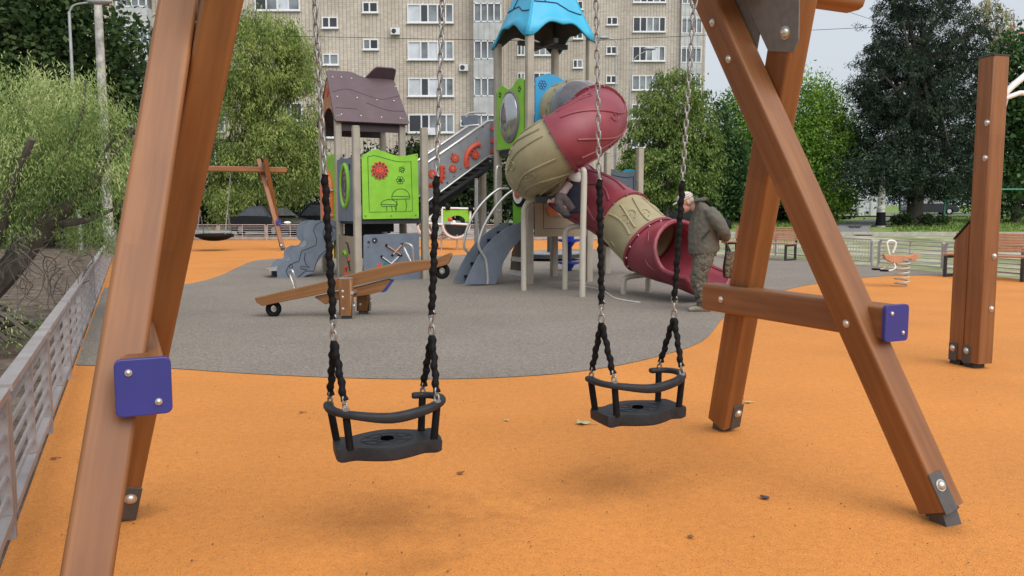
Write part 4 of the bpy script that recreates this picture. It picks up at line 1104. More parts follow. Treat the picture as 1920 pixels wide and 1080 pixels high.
# lime arch panel at the top of that slide
pA_ = Pl(HL - E1 * 0.04, E2)
pts = [pA_.uz(0.06, 0.35), pA_.uz(0.06, 2.3), pA_.uz(0.3, 2.42), pA_.uz(0.5, 2.36), pA_.uz(0.65, 2.42), pA_.uz(0.9, 2.36), pA_.uz(1.24, 2.5), pA_.uz(1.24, 1.1), pA_.uz(1.0, 1.1)]
for i in range(9): t_ = math.pi * i / 8; pts.append(pA_.uz(0.65 + 0.35 * math.cos(t_), 1.65 + 0.42 * math.sin(t_)))
pts += [pA_.uz(0.3, 1.1), pA_.uz(0.3, 0.35)]
ar = panel('lime_arch_panel', pA_, pts, 0.03, [LIME, LIMED], world=True)
b = MB(); b.tube([pA_.uz(0.98, 1.1, 0.02)] + [pA_.uz(0.65 + 0.39 * math.cos(math.pi * i / 10), 1.62 + 0.46 * math.sin(math.pi * i / 10), 0.03) for i in range(11)] + [pA_.uz(0.28, 1.1, 0.02)], 0.06, 8, sq=(1, 0.6)); build('orange_arch', b, ORANGEP, ar, True)
b = MB(); b.tube(catmull([pA_.uz(0.2, 1.2, 0.03), pA_.uz(0.2, 1.25, 0.16), pA_.uz(0.2, 1.65, 0.16), pA_.uz(0.2, 1.7, 0.03)], 4), 0.018, 8); build('grab_handle', b, TUBEM, ar, True)

# ---- staircase from the house module up to the tower
SP = HR + E1 * 0.03 + E2 * 0.12
pT = Pl(SP, E1)
out = [(797, 381), (914, 294), (934, 288), (934, 229), (914, 227.5), (797, 308)]
sp_ = panel('stair_panel', pT, out, 0.03, [GREYL, GREYD], [], [(838, 343, .018), (863, 317, .012), (879, 291, .012), (893, 259, .012), (838, 277, .012), (905, 238, .014), (851, 331, 0.012), (848, 289, .012)])
def gear(u, v, r, p=0.028):
    c = pT.px([(u, v)], 0.03)[0]; b = MB(); ring = []
    for i in range(40):
        a = i / 40 * 2 * math.pi; rr = r * (1.0 if (i % 4) < 2 else 0.76); ring.append(c + E1 * (rr * math.cos(a)) + EZ * (rr * math.sin(a)))
    b.prism(ring, p, pT.n); b.mat(1); b.disc(c + pT.n * (p / 2 + 0.003), pT.n, r * 0.22, 0.008, 10)
    build('gear', b, [REDP, BOLT], sp_)
for g in ((853, 296, 0.088), (849, 315.5, 0.078), (811, 326, 0.088), (891, 290.5, 0.088)): gear(*g)
for pts_ in ([(875, 314), (873, 302), (875, 290), (881, 279), (890, 272), (900, 268.5)], [(798, 349), (812, 346), (822, 341), (828, 333), (829, 322), (828, 311)]):
    P = pT.px(pts_, 0.03); b = MB(); P = catmull(P, 4)
    b.tube(P, 0.05, 6, sq=(1, 0.35) if abs(frame(P[1] - P[0])[0].dot(pT.n)) < 0.5 else (0.35, 1))
    for i in range(1, len(P) - 1, 3): b.box(P[i] + (P[i + 1] - P[i]).normalized().cross(pT.n) * 0.05, (0.04, 0.03, 0.04), (E1, E2, EZ))
    build('gear_arc', b, REDP, sp_)
back = [p + E2 * 0.95 for p in pT.px(out)]
b = MB(); b.prism(back, 0.03, pT.n); build('stair_panel', b, GREYL, pt)
for off in (0, 0.95):
    P = [p + E2 * off for p in pT.px([(797, 308), (914, 227.5), (934, 226)])]
    b = MB(); b.tube([P[0], P[1], P[2]], 0.03, 8)
    Q = [p + E2 * off for p in pT.px([(797, 381), (914, 294), (934, 288)])]
    b.tube(Q, 0.022, 8); build('stair_rail', b, TUBEM, pt, True)
Q0, Q1 = pT.px([(797, 381), (930, 290)])
for i in range(10):
    c = Q0.lerp(Q1, (i + 0.5) / 10) + E2 * 0.475 - EZ * 0.03; b = MB(); b.box(c, (0.22, 0.9, 0.035), (E1, E2, EZ)); build('tread', b, DARK, pt)
b = MB(); P = pT.px([(797, 384), (934, 291), (934, 318), (797, 424)]); b.prism([p + E2 * 0.47 for p in P], 0.04, pT.n); 
b.prism([p + E2 * 0.05 for p in pT.px([(797, 390), (934, 296), (934, 303), (797, 398)])], 0.02, pT.n); build('stringer', b, DARK, pt)
pN = Pl(SP + E1 * 1.42 - E2 * 0.02, E1)
b = MB(); P = pN.px([(920, 231), (928, 231), (928, 288), (920, 288)]); b.prism(P, 0.02, pN.n); b.mat(1)
for v in (240, 264, 283): b.disc(pN.px([(924, v)], 0.02)[0], pN.n, 0.05, 0.02, 10)
build('counting_frame', b, [GREYP, REDP], pt)
b = MB(); P = pT.px([(900, 208), (932, 206), (932, 225), (903, 226)]); b.prism([p + E2 * 0.95 for p in P], 0.03, pT.n); build('landing_panel', b, GREYP, pt)
b = MB(); b.tube(catmull([p + E2 * 0.6 for p in pT.px([(897, 214), (899, 207), (912, 205), (934, 205)])], 4), 0.022, 8); build('grab_handle', b, TUBEM, pt, True)

# ---- blue pyramid roof of the tower
C_ = (TF + TR + TL + TB) / 4; zc = zT; apex = C_ + EZ * (zT + 2.05)
def bl(s, t):  # corner offsets
    return C_ + E1 * (s * 0.64) + E2 * (t * 0.67)
cor = [bl(-1, -1), bl(1, -1), bl(1, 1), bl(-1, 1)]
for i in range(4):
    a_, c_ = cor[i], cor[(i + 1) % 4]; m_ = (a_ + c_) / 2
    outw = (m_ - C_).normalized()
    rows = []
    NX = 20
    for j in range(9):
        h = j / 8
        row = []
        for k in range(NX + 1):
            x = k / NX
            wave = 0.27 * (sstep((x - 0.04) / 0.3) * sstep((0.96 - x) / 0.34)) - 0.03 * math.exp(-((x - 0.5) / 0.07) ** 2)
            shr = 1 - (0.72 * h + 0.28 * h ** 0.7) * 0.84
            base = a_.lerp(c_, x)
            p = C_ + (base - C_) * (1.10 * shr + 0.0)
            z = zT + 0.15 + h * 1.75 + max(0, 1 - h * 2.6) ** 1.4 * wave
            row.append(V((p.x, p.y, z)))
        rows.append(row)
    b = MB(); vs_ = [p for r_ in rows for p in r_]; fs_ = []
    for j in range(8):
        for k in range(NX): q = j * (NX + 1) + k; fs_.append((q, q + 1, q + NX + 2, q + NX + 1))
    b.add(vs_, fs_)
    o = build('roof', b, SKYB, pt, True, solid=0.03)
    li = MB(); li.add([p - outw * 0.03 - EZ * 0.012 for p in vs_], fs_); build('roof_underside', li, DARK, o, True)  # thin dark sheet just inside each roof face, colouring the underside dark
    b = MB()
    def rp(x, h):
        j = min(7, int(h * 8)); f = h * 8 - j; k = min(NX - 1, int(x * NX)); g_ = x * NX - k
        return rows[j][k].lerp(rows[j][k + 1], g_).lerp(rows[j + 1][k].lerp(rows[j + 1][k + 1], g_), f) + outw * 0.019 + EZ * 0.008
    for l in ([(0.02, 0.36), (0.2, 0.36), (0.5, 0.36), (0.7, 0.27), (0.95, 0.27)], [(0.02, 0.62), (0.42, 0.62), (0.6, 0.46), (0.95, 0.46)], [(0.25, 0.37), (0.32, 0.47), (0.5, 0.55)], [(0.55, 0.62), (0.62, 0.7), (0.95, 0.72)], [(0.05, 0.84), (0.5, 0.84), (0.95, 0.9)], [(0.3, 0.64), (0.36, 0.74), (0.3, 0.83)]):
        Q = []
        for s_ in range(len(l) - 1):
            for q in range(6): t_ = q / 6; Q.append(rp(l[s_][0] + (l[s_ + 1][0] - l[s_][0]) * t_, l[s_][1] + (l[s_ + 1][1] - l[s_][1]) * t_))
        Q.append(rp(*l[-1])); b.line(Q, 0.011)
    build('roof_pattern', b, SKYD, o)
b = MB(); b.box(C_ + EZ * (zT + 0.16), (1.0, 0.08, 0.08), (E1, E2, EZ)); b.box(C_ + EZ * (zT + 0.158), (0.08, 1.0, 0.08), (E1, E2, EZ)); build('roof_beam', b, DARK, pt)

# ---- upper tower panels
pU = Pl(TL - E1 * 0.05, -E2)
up_ = [pU.uz(a, z) for a, z in ((0.09, 2.42), (1.2, 2.42), (1.2, 3.56), (1.05, 3.62), (0.9, 3.58), (0.75, 3.49), (0.6, 3.47), (0.45, 3.52), (0.3, 3.6), (0.09, 3.5))]
lp = panel('lime_bubble_panel', pU, up_, 0.03, [LIME, LIMED], world=True)
c = pU.uz(0.66, 2.98, 0.02)
b = MB(); b.tube([c + E2 * (0.37 * math.cos(a * math.pi / 16)) + EZ * (0.44 * math.sin(a * math.pi / 16)) for a in range(32)], 0.03, 8, closed=True); build('window_ring', b, STEEL, lp, True)
b = MB(); b.sph(c, (0.36, 0.43, 0.14), 24, 8, (E2, EZ, pU.n), 0.0); build('bubble_window', b, M_('bubble_mirror', (0.42, 0.43, 0.44), 0.08, 0.75, 0.05), lp, True)
b = MB()
for a_ in (0.25, 1.05):
    for q in range(5): b.disc(pU.uz(a_ + 0.04 * math.cos(q * 1.257), 3.42 + 0.04 * math.sin(q * 1.257), 0.02), pU.n, 0.017, 0.008, 8)
build('flower_motif', b, LIMED, lp)
pB = Pl(TF - E2 * 0.05, E1)
ub = [pB.uz(a, z) for a, z in ((0.08, 2.4), (1.14, 2.4), (1.14, 3.42), (0.95, 3.45), (0.75, 3.52), (0.6, 3.6), (0.45, 3.66), (0.3, 3.66), (0.08, 3.58))]
bp_ = panel('blue_panel', pB, ub, 0.03, [M_('mid_blue_panel', (0.03, 0.28, 0.53), 0.4, 0, 0.05), SKYD], [[pB.uz(0.22 + 0.05 * math.cos(q * 1.047) + 0.03 * math.cos(s_ * 0.9), 3.47 + 0.05 * math.sin(q * 1.047) + 0.03 * math.sin(s_ * 0.9), 0) for s_ in range(8)] for q in range(6)], world=True, w=0.007)
pK = Pl(TB, -E1)
for nm, P_, d_, m_ in (('back_panel', TL, E1, GREYP), ('back_panel', TR, E2, LIME)):
    q = Pl(P_, d_); panel(nm, q, [q.uz(0.09, 2.42), q.uz(1.12, 2.42), q.uz(1.12, 3.1), q.uz(0.09, 3.1)], 0.03, [m_, GREYD], world=True)
# ---- lower tower panels
panel('lower_lime_panel', pU, [pU.uz(a, z) for a, z in ((0.78, 1.0), (1.2, 1.0), (1.2, 2.2), (0.78, 2.2))], 0.03, [M_('deep_lime', (0.13, 0.40, 0.02), 0.45), LIMED], world=True)
b = MB(); c = pU.uz(1.08, 1.62, 0.03); b.disc(c, pU.n, 0.26, 0.04, 18); b.mat(1); b.disc(c + pU.n * 0.022, pU.n, 0.2, 0.03, 18); b.mat(2); b.disc(c + pU.n * 0.04, pU.n, 0.11, 0.03, 14)
build('play_wheel', b, [BLACK, WHITE, REDP], pt)
tp_ = panel('tan_panel', pB, [pB.uz(0.08, 0.84), pB.uz(1.14, 0.84), pB.uz(1.14, 1.66), pB.uz(0.9, 1.6), pB.uz(0.6, 1.68), pB.uz(0.08, 1.62)], 0.03, [TAN, BROWND], [[pB.uz(0.25, 1.6, 0), pB.uz(0.25, 0.98, 0), pB.uz(1.0, 0.98, 0), pB.uz(1.0, 1.5, 0)]], world=True, w=0.006)
b = MB(); b.prism([p for p in pB.px([(1024, 390), (1036, 385), (1048, 392), (1058, 396), (1070, 404), (1060, 404), (1044, 405), (1030, 404)], 0.03)], 0.02, pB.n); build('orange_motif', b, ORANGEP, tp_)
b = MB(); b.prism([pU.uz(a, z, -0.1) for a, z in ((0.45, 0.14), (1.1, 0.14), (1.1, 0.75), (0.8, 0.8), (0.55, 0.55))], 0.04, pU.n); build('brown_under_panel', b, M_('dark_brown_panel', (0.12, 0.095, 0.065), 0.55), pt)
for z_, a0 in ((0.42, 0.66), (0.17, 0.5)):
    b = MB(); b.beam(pU.uz(a0, z_, -0.05), pU.uz(1.14, z_, -0.05), 0.08, 0.05, EZ); build('white_bar', b, WHITE, pt)
# ---- rear module panel right of the tower
pR = Pl(RM1 + (RM2 - RM1).normalized() * 0.0, (RM2 - RM1))
panel('rear_panel', pR, [(1139, 316), (1152, 318), (1164, 323), (1180, 322), (1197, 319), (1197, 392), (1139, 392)], 0.03, [GREYP, GREYD], [[(1143, 390), (1143, 326), (1160, 331), (1176, 333), (1188, 331), (1189, 390)], [(1150, 352), (1160, 352), (1170, 346), (1180, 350)]], world=False)
b = MB(); P = [p + V((0, 0.3, 0)) for p in pR.px([(1170, 320), (1180, 316), (1190, 316), (1196, 320), (1196, 345), (1170, 345)])]; b.prism(P, 0.03, pR.n); build('rear_blue_panel', b, SKYB, pt)
q = Pl(TR, RM2 - TR); panel('rear_skirt', q, [q.uz(0.1, 0.84), q.uz(1.2, 0.84), q.uz(1.2, 1.05), q.uz(0.1, 1.05)], 0.03, [TAN, BROWND], world=True)

# ---- little curved ladder with two side boards and hand rails
pN1 = Pl(TF - E1 * 0.09 + E2 * 0.10, E1); 
near_ = [(870.5, 533), (877, 519), (886, 500), (897, 480), (911, 461), (926, 445), (944, 431), (960, 422), (977, 416), (977, 447), (966, 459), (955, 472), (944, 490), (941, 500), (938, 512), (934, 519), (931, 524), (929, 533)]
P = pN1.px(near_)
lo = HF.z
zmin = min(p.z for p in P); 
n1 = MB(); n1.prism([V((p.x, p.y, max(0.0, p.z))) for p in P], 0.03, pN1.n); build('ladder_side', n1, GREYP, pt)
P2 = [p + E2 * 0.52 - E1 * 0.0 for p in P]
n2 = MB(); n2.prism([V((p.x, p.y, max(0.0, p.z))) for p in P2], 0.03, pN1.n); build('ladder_side', n2, GREYP, pt)
for (u, v) in ((887, 522), (899, 497), (914, 473), (931, 452), (950, 437)):
    p = pN1.px([(u, v)])[0] - E1 * 0.06; b = MB()
    b.prism([p + E2 * 0.02 + EZ * 0.0, p + E2 * 0.02 + E1 * 0.26, p + E2 * 0.02 + E1 * 0.24 - EZ * 0.035, p + E2 * 0.02 + E1 * 0.02 - EZ * 0.035], 0.001, E2) if False else b.box(p + E2 * 0.41 - E2 * 0.15 + E1 * 0.2, (0.2, 0.47, 0.04), (E1, E2, EZ))
    b.box(p + E2 * 0.26 + E1 * 0.29 - EZ * 0.06, (0.02, 0.47, 0.11), (E1, E2, EZ)); build('tread', b, BLACK, pt)
b = MB(); b.tube(catmull(pN1.px([(914, 533), (914, 518), (911, 490), (905, 477), (898, 463), (899, 448), (908, 423), (925, 394), (945, 370), (960, 358), (968, 353), (976, 352)], 0.03), 4), 0.024, 10); build('hand_rail', b, TUBEM, pt, True)
pN2 = Pl(pN1.p + E2 * 0.54, E1)
b = MB(); b.tube(catmull(pN2.px([(877, 473), (870, 462), (873, 438), (882, 415), (897, 390), (915, 370), (930, 358), (938, 354), (954, 354)], 0.03), 4), 0.024, 10); build('hand_rail', b, TUBEM, pt, True)
b = MB(); b.tube(catmull([pU.uz(0.35, 1.3, 0.06), pU.uz(0.35, 1.35, 0.14), pU.uz(0.35, 2.05, 0.14), pU.uz(0.35, 2.1, 0.04)], 4), 0.02, 8); build('grab_handle', b, TUBEM, pt, True)

# ---- the spiral tube slide
RT = 0.46
face = (TF + TR) / 2 - E2 * 0.05; face.z = at(1033, 208, face.y).z
path = [face + E2 * 0.1, face - E2 * 0.35 + E1 * 0.04, at(1090, 203, 13.75), at(1120, 221, 13.05), at(1098, 241, 12.55), at(1060, 264, 12.4), at(1018, 292, 12.55), at(1005, 316, 13.1), at(1018, 326, 13.65), at(1050, 337, 13.95), at(1090, 364, 13.8), at(1130, 385, 13.35), at(1175, 416, 12.85), at(1220, 459, 12.45)]
full = catmull(path, 14)
acc = [0.0]
for a_, c_ in zip(full[:-1], full[1:]): acc.append(acc[-1] + (c_ - a_).length)
def pos(s_):
    import bisect
    s_ = max(0, min(acc[-1], s_)); i = min(len(full) - 2, max(0, bisect.bisect_right(acc, s_) - 1)); f = (s_ - acc[i]) / max(1e-6, acc[i + 1] - acc[i]); return full[i].lerp(full[i + 1], f)
def kn(i): return acc[i * 14]
Xp = None
def tframe(s_):
    d = (pos(s_ + 0.05) - pos(s_ - 0.05)).normalized()
    side = d.cross(EZ).normalized(); upv = side.cross(d)
    return side, upv, d
def tube_section(s0, s1, mat, name, seed, vines=6, f0=True, f1=True, ridge=True):
    n = max(4, int((s1 - s0) / 0.06)); rings = []; b = MB(); NT = 36
    for i in range(n + 1):
        s_ = s0 + (s1 - s0) * i / n; sd, uv, d = tframe(s_); p = pos(s_)
        rings.append([p + (sd * math.cos(2 * math.pi * j / NT) + uv * math.sin(2 * math.pi * j / NT)) * RT for j in range(NT)])
    b.loft(rings, caps=False)
    def on(s_, a, r=RT):
        sd, uv, d = tframe(s_); return pos(s_) + (sd * math.cos(a) + uv * math.sin(a)) * r
    rg = random.Random(seed)
    if ridge:
        for v_ in range(vines):
            a0 = 2 * math.pi * v_ / vines + rg.uniform(-0.2, 0.2); am = rg.uniform(0.12, 0.3); ph = rg.uniform(0, 6); fr = rg.uniform(3, 5)
            sa, sb = s0 + 0.05 + rg.uniform(0, 0.05), s1 - 0.05 - rg.uniform(0, 0.1)
            k = 26
            b.tube([on(sa + (sb - sa) * i / k, a0 + am * math.sin(fr * (sa + (sb - sa) * i / k) + ph), RT + 0.003) for i in range(k + 1)], 0.018, 6)
            # a curl and a leaf off the vine
            sc_ = sa + (sb - sa) * rg.uniform(0.3, 0.7); ac = a0 + am * math.sin(fr * sc_ + ph)
            b.tube([on(sc_ + 0.1 * (1 - q / 12) * math.cos(q * 0.6) * 1.0, ac + 0.22 * (1 - q / 14) * math.sin(q * 0.6) + 0.1, RT + 0.002) for q in range(12)], 0.013, 6)
    o = build(name, b, mat, pt, True, auto=50, solid=0.0)
    fl = MB()
    for s_, on_ in ((s0, f0), (s1, f1)):
        if not on_: continue
        rr = []
        for ds, r_ in ((-0.022, RT - 0.01), (-0.022, RT + 0.04), (0.022, RT + 0.04), (0.022, RT - 0.01)):
            rr.append([on(min(max(s_ + ds, 0), acc[-1]), 2 * math.pi * j / NT, r_) for j in range(NT)])
        fl.loft(rr, caps=False)
    if fl.v: build('flange', fl, mat, o, True)
    fb = MB()
    for s_, on_ in ((s0, f0), (s1, f1)):
        if on_:
            for j in range(12):
                fb.sph(on(min(acc[-1], s_ + 0.03), 2 * math.pi * (j + 0.3) / 12, RT + 0.025), 0.014, 6, 4)
    if fb.v: build('flange_bolts', fb, STEEL, o, True)
    return o
sA = kn(1) + 0.12; sB = kn(3) - 0.12; sC = kn(5) + 0.08; sD = kn(7) + 0.1; sE = kn(12) - 0.06; sF = kn(13)
tube_section(0.0, sA, TUBET, 'tan_tube_section', 1, 7)
tube_section(sA + 0.05, sB, CLEAR, 'clear_tube_section', 2, ridge=False, f0=False, f1=False)
tube_section(sB + 0.02, sC, TUBER, 'maroon_tube_section', 3, 10)
tube_section(sC + 0.008, sD, TUBET, 'tan_tube_section', 4, 10, f0=False)
tube_section(sD + 0.008, sE, TUBER, 'maroon_tube_section', 5, 9, f0=False)
tube_section(sE + 0.008, sF, TUBET, 'tan_tube_section', 6, 10, f0=False)
# exit scoop
S0 = pos(sF); sd0, uv0, d0 = tframe(sF)
dh = V((d0.x, d0.y, 0)).normalized()
NE = 22; NTH = 30
rings = []
for i in range(NE + 1):
    t_ = i / NE; L_ = 1.12 * t_
    drop = d0.z / math.hypot(d0.x, d0.y)
    z_ = S0.z + drop * (L_ - 0.55 * max(0, L_ - 0.35) ** 2 / 1.0) * 0.92
    floor_ = z_ - RT
    c = S0 + dh * L_; c.z = z_
    tilt = 1 - sstep(t_ / 0.8)
    upv = (uv0 * tilt + EZ * (1 - tilt)).normalized(); sdv = sd0
    thm = math.pi if t_ < 0.14 else math.pi * (1 - 0.60 * sstep((t_ - 0.14) / 0.55))
    wdt = 1.0 + 0.14 * sstep((t_ - 0.1) / 0.4)
    row = []
    for j in range(NTH + 1):
        a = -thm + 2 * thm * j / NTH
        flare = 1.0 + 0.10 * sstep((abs(a) / thm - 0.86) / 0.14) * (1 if t_ > 0.12 else 0)
        row.append(c + sdv * (RT * wdt * flare * math.sin(a)) - upv * (RT * math.cos(a) * flare))
    rings.append(row)
b = MB(); vs_ = [p for r_ in rings for p in r_]; fs_ = []
for i in range(NE):
    for j in range(NTH): q = i * (NTH + 1) + j; fs_.append((q, q + 1, q + NTH + 2, q + NTH + 1))
minz = min(p.z for p in vs_)
vs_ = [V((p.x, p.y, p.z + max(0, 0.07 - minz) * sstep((k // (NTH + 1)) / NE * 1.6))) for k, p in enumerate(vs_)]
b.add(vs_, fs_); ex = build('exit_scoop', b, TUBER, pt, True, solid=0.03, auto=80)
rim = [vs_[i * (NTH + 1)] for i in range(3, NE + 1)] + [vs_[NE * (NTH + 1) + j] for j in range(1, NTH)] + [vs_[i * (NTH + 1) + NTH] for i in range(NE, 2, -1)]
b = MB(); b.tube(rim, 0.035, 8, closed=True); build('rim', b, TUBER, ex, True)
b = MB()
for s_ in (-1, 1): b.tube(catmull([vs_[i * (NTH + 1) + 15 + s_ * o_] + (vs_[i * (NTH + 1) + 15 + s_ * o_] - (S0 + dh * (1.12 * i / NE))).normalized() * 0.015 for i, o_ in ((2, 11), (5, 10), (8, 8), (12, 9), (16, 8), (19, 10))], 4), 0.013, 6)
build('scoop_ridge', b, TUBER, ex, True)
b = MB(); fr_ = []
for ds, r_ in ((-0.02, RT - 0.01), (-0.02, RT + 0.045), (0.025, RT + 0.045), (0.025, RT - 0.01)): fr_.append([S0 + d0 * ds + (sd0 * math.cos(2 * math.pi * j / 36) + uv0 * math.sin(2 * math.pi * j / 36)) * r_ for j in range(36)])
b.loft(fr_, caps=False); fl_ = build('flange', b, TUBER, ex, True)
b = MB()
for j in range(14): b.sph(S0 + d0 * 0.03 + (sd0 * math.cos(2 * math.pi * j / 14) + uv0 * math.sin(2 * math.pi * j / 14)) * (RT + 0.02), 0.016, 6, 4)
build('flange_bolts', b, BOLT, ex, True)
# supports
SUPM = M_('cream_support', (0.50, 0.46, 0.39), 0.45, 0.1, 0.06)
def support(pts, r=0.045): b = MB(); b.tube(catmull(pts, 6), r, 12); build('slide_support', b, SUPM, pt, True)
q = gnd(982, 545); A_ = at(1004, 372, q.y - 0.1); support([q, V((q.x, q.y, A_.z - 0.35)), V((q.x + 0.02, q.y, A_.z - 0.14)), V((q.x + 0.12, q.y, A_.z - 0.02)), A_ + V((0.15, 0, 0.02))])
b = MB(); c = at(1022, 374, q.y - 0.25); b.box(c, (0.30, 0.3, 0.10)); build('slide_bracket', b, DARK, pt, bevel=0.01)
q = gnd(1092, 557); zt = at(1098, 318, q.y).z; support([q, V((q.x, q.y, zt * 0.5)), V((q.x + 0.01, q.y, zt - 0.1)), V((q.x - 0.02, q.y + 0.02, zt))], 0.047)
q = gnd(1059, 543); A_ = at(1066, 428, q.y); support([q, V((q.x, q.y, A_.z - 0.4)), V((q.x, q.y, A_.z - 0.12)), A_, A_ + V((0.18, 0.0, 0.04))], 0.045)
q = gnd(1169, 552); A_ = at(1192, 518, q.y); support([q, V((q.x, q.y, A_.z - 0.12)), V((q.x + 0.05, q.y + 0.02, A_.z - 0.02)), A_ + V((0.18, 0.1, 0.02))], 0.045)
q = gnd(1215, 549); support([q, V((q.x, q.y, 0.3))], 0.045)
# ================================================================== TREES
BARK = M_('bark', (0.10, 0.085, 0.07), 0.9, 0, 0.3, 8, 0.6, 20, stretch=(1, 1, 0.3))
BIRCHB = M_('birch_bark', (0.55, 0.53, 0.49), 0.85, 0, 0.55, 3.5, 0.3, stretch=(1, 1, 4))
def leafmesh(name, C, D, Lg, Wd, mat, parent, rg):
    """many small leaf blades: centres C (n,3), growth directions D (n,3)"""
    n = len(C)
    D = D / np.maximum(1e-6, np.linalg.norm(D, axis=1, keepdims=True))
    rnd = rg.normal(size=(n, 3)); S = np.cross(D, rnd); S /= np.maximum(1e-6, np.linalg.norm(S, axis=1, keepdims=True))
    l = Lg * rg.uniform(0.6, 1.25, (n, 1)); w = Wd * rg.uniform(0.7, 1.2, (n, 1))
    nn = np.cross(D, S) * l * 0.12
    A = C - D * l / 2; B = C + S * w / 2 + nn; E_ = C + D * l / 2; F_ = C - S * w / 2 + nn
    v = np.stack([A, B, E_, F_], 1).reshape(-1, 3)
    base = np.array(parent.matrix_basis.translation)
    me = bpy.data.meshes.new(name); me.vertices.add(4 * n); me.vertices.foreach_set('co', (v - base).astype(np.float32).ravel())
    me.loops.add(4 * n); me.loops.foreach_set('vertex_index', np.arange(4 * n, dtype=np.int32))
    me.polygons.add(n); me.polygons.foreach_set('loop_start', np.arange(0, 4 * n, 4, dtype=np.int32))
    me.update(calc_edges=True); me.materials.append(mat)
    o = bpy.data.objects.new(name, me); COL.objects.link(o); o.parent = parent
    return o
def tree(label, name, base, h, blobs, mat, n, lsize, seed, cat='tree', trunk=(0.2, 0.06), lean=(0, 0), droop=0.0, clump=0.35, shell=0.55, group='trees round the playground', bark=None, limbs=20, gap=-0.16, drand=0.5, out=0.6, per=26, core=True):
    """blobs: (dx, dy, z, rx, ry, rz) ellipsoids relative to the base; leaves sit in clumps inside them"""
    rg = np.random.default_rng(seed); random.seed(seed)
    B = V(base); t = thing(name, label, cat, B, group)
    # trunk and limbs
    b = MB(); top = B + V((lean[0], lean[1], h * 0.8))
    if trunk[0] > 0:
        pts = catmull([B - EZ * 0.1, B + V((lean[0] * 0.2 + 0.1 * trunk[0], lean[1] * 0.2, h * 0.25)), B + V((lean[0] * 0.6, lean[1] * 0.6, h * 0.52)), top], 5)
        m = len(pts); b.tube(pts, [trunk[0] * (1.25 if i == 0 else 1) * (1 - i / m) + trunk[1] * i / m for i in range(m)], 10)
    vol = np.array([k[3] * k[4] * k[5] for k in blobs]) ** 0.8; vol /= vol.sum()
    nc = n // per
    idx = rg.choice(len(blobs), nc, p=vol)
    dirs = rg.normal(size=(nc, 3)); dirs /= np.linalg.norm(dirs, axis=1, keepdims=True)
    rad = np.where(rg.random(nc) < shell, rg.uniform(0.78, 1.08, nc), rg.random(nc) ** (1 / 3) * 0.95)
    bl_ = np.array(blobs, float)[idx]
    cc = np.array(B) + bl_[:, :3] + dirs * bl_[:, 3:] * rad[:, None]
    # ragged outline and gaps: push clumps in and out, drop those where the noise is low
    from mathutils import noise as NZ
    R_ = float(np.mean(bl_[:, 3:])); keep = np.ones(nc, bool)
    for i in range(nc):
        c_ = cc[i]; s_ = 1.6 / max(0.4, R_)
        v1 = NZ.noise(V((c_[0] * s_ + seed, c_[1] * s_, c_[2] * s_)))
        keep[i] = v1 > gap
        v2 = NZ.noise(V((dirs[i][0] * 2.5 + seed, dirs[i][1] * 2.5, dirs[i][2] * 2.5 + idx[i] * 3)))
        cc[i] += dirs[i] * bl_[i, 3:] * (0.32 * v2)
    cc = cc[keep]; dirs = dirs[keep]
    ok = cc[:, 2] > B.z + 0.15; cc = cc[ok]; dirs = dirs[ok]; nc = len(cc)
    for i in range(limbs):
        c = V(cc[rg.integers(nc)]); s = B.lerp(top, rg.uniform(0.35, 0.9)); md = s.lerp(c, 0.5) + V((0, 0, 0.08 * (c - s).length))
        b.tube(catmull([s, md, c], 4), [trunk[0] * 0.38 * (1 - q / 9) + 0.018 for q in range(9)], 6)
    if b.v: build('trunk', b, bark or BARK, t, True)
    k = per
    C = np.repeat(cc, k, 0); Dd = np.repeat(dirs, k, 0)
    off = rg.normal(size=C.shape) * clump; 
    if droop > 0:
        s = rg.random((len(C), 1)) ** 0.8
        C = C + off * np.array([0.35, 0.35, 0.25]) + s * np.array([0, 0, -1.0]) * droop + Dd * s * 0.25 * droop * np.array([1, 1, 0])
        D = np.tile([0, 0, -1.0], (len(C), 1)) + Dd * 0.45 * np.array([1, 1, 0]) + rg.normal(size=C.shape) * drand
    else:
        C = C + off; D = Dd * out + rg.normal(size=C.shape) * 0.8
    ok = C[:, 2] > B.z + 0.05
    leafmesh('crown', C[ok], D[ok], lsize[0], lsize[1], mat, t, rg)
    return t
WIL = leaf_mat('willow_leaf', (0.094, 0.151, 0.047), (0.281, 0.378, 0.118), (0.541, 0.600, 0.283))
WIL2 = leaf_mat('willow_leaf_far', (0.098, 0.155, 0.038), (0.268, 0.347, 0.093), (0.448, 0.504, 0.166))
LIN = leaf_mat('linden_leaf', (0.019, 0.048, 0.016), (0.048, 0.088, 0.029), (0.112, 0.160, 0.056))
MID = leaf_mat('mixed_leaf', (0.065, 0.113, 0.027), (0.173, 0.251, 0.068), (0.318, 0.388, 0.119))
ASH = leaf_mat('ash_leaf', (0.084, 0.175, 0.030), (0.220, 0.385, 0.060), (0.421, 0.560, 0.106), 0.35)
SPR = leaf_mat('spruce_needle', (0.013, 0.023, 0.015), (0.032, 0.053, 0.033), (0.089, 0.121, 0.079), 0.1)
HED = leaf_mat('hedge_leaf', (0.015, 0.027, 0.012), (0.033, 0.057, 0.021), (0.075, 0.112, 0.042))
DKG = leaf_mat('dark_green_leaf', (0.027, 0.062, 0.024), (0.060, 0.125, 0.044), (0.140, 0.229, 0.070))
BIRL = leaf_mat('birch_leaf', (0.168, 0.156, 0.060), (0.360, 0.324, 0.156), (0.540, 0.504, 0.300))
def px2(u, v, Y):
    p = at(u, v, Y); return p
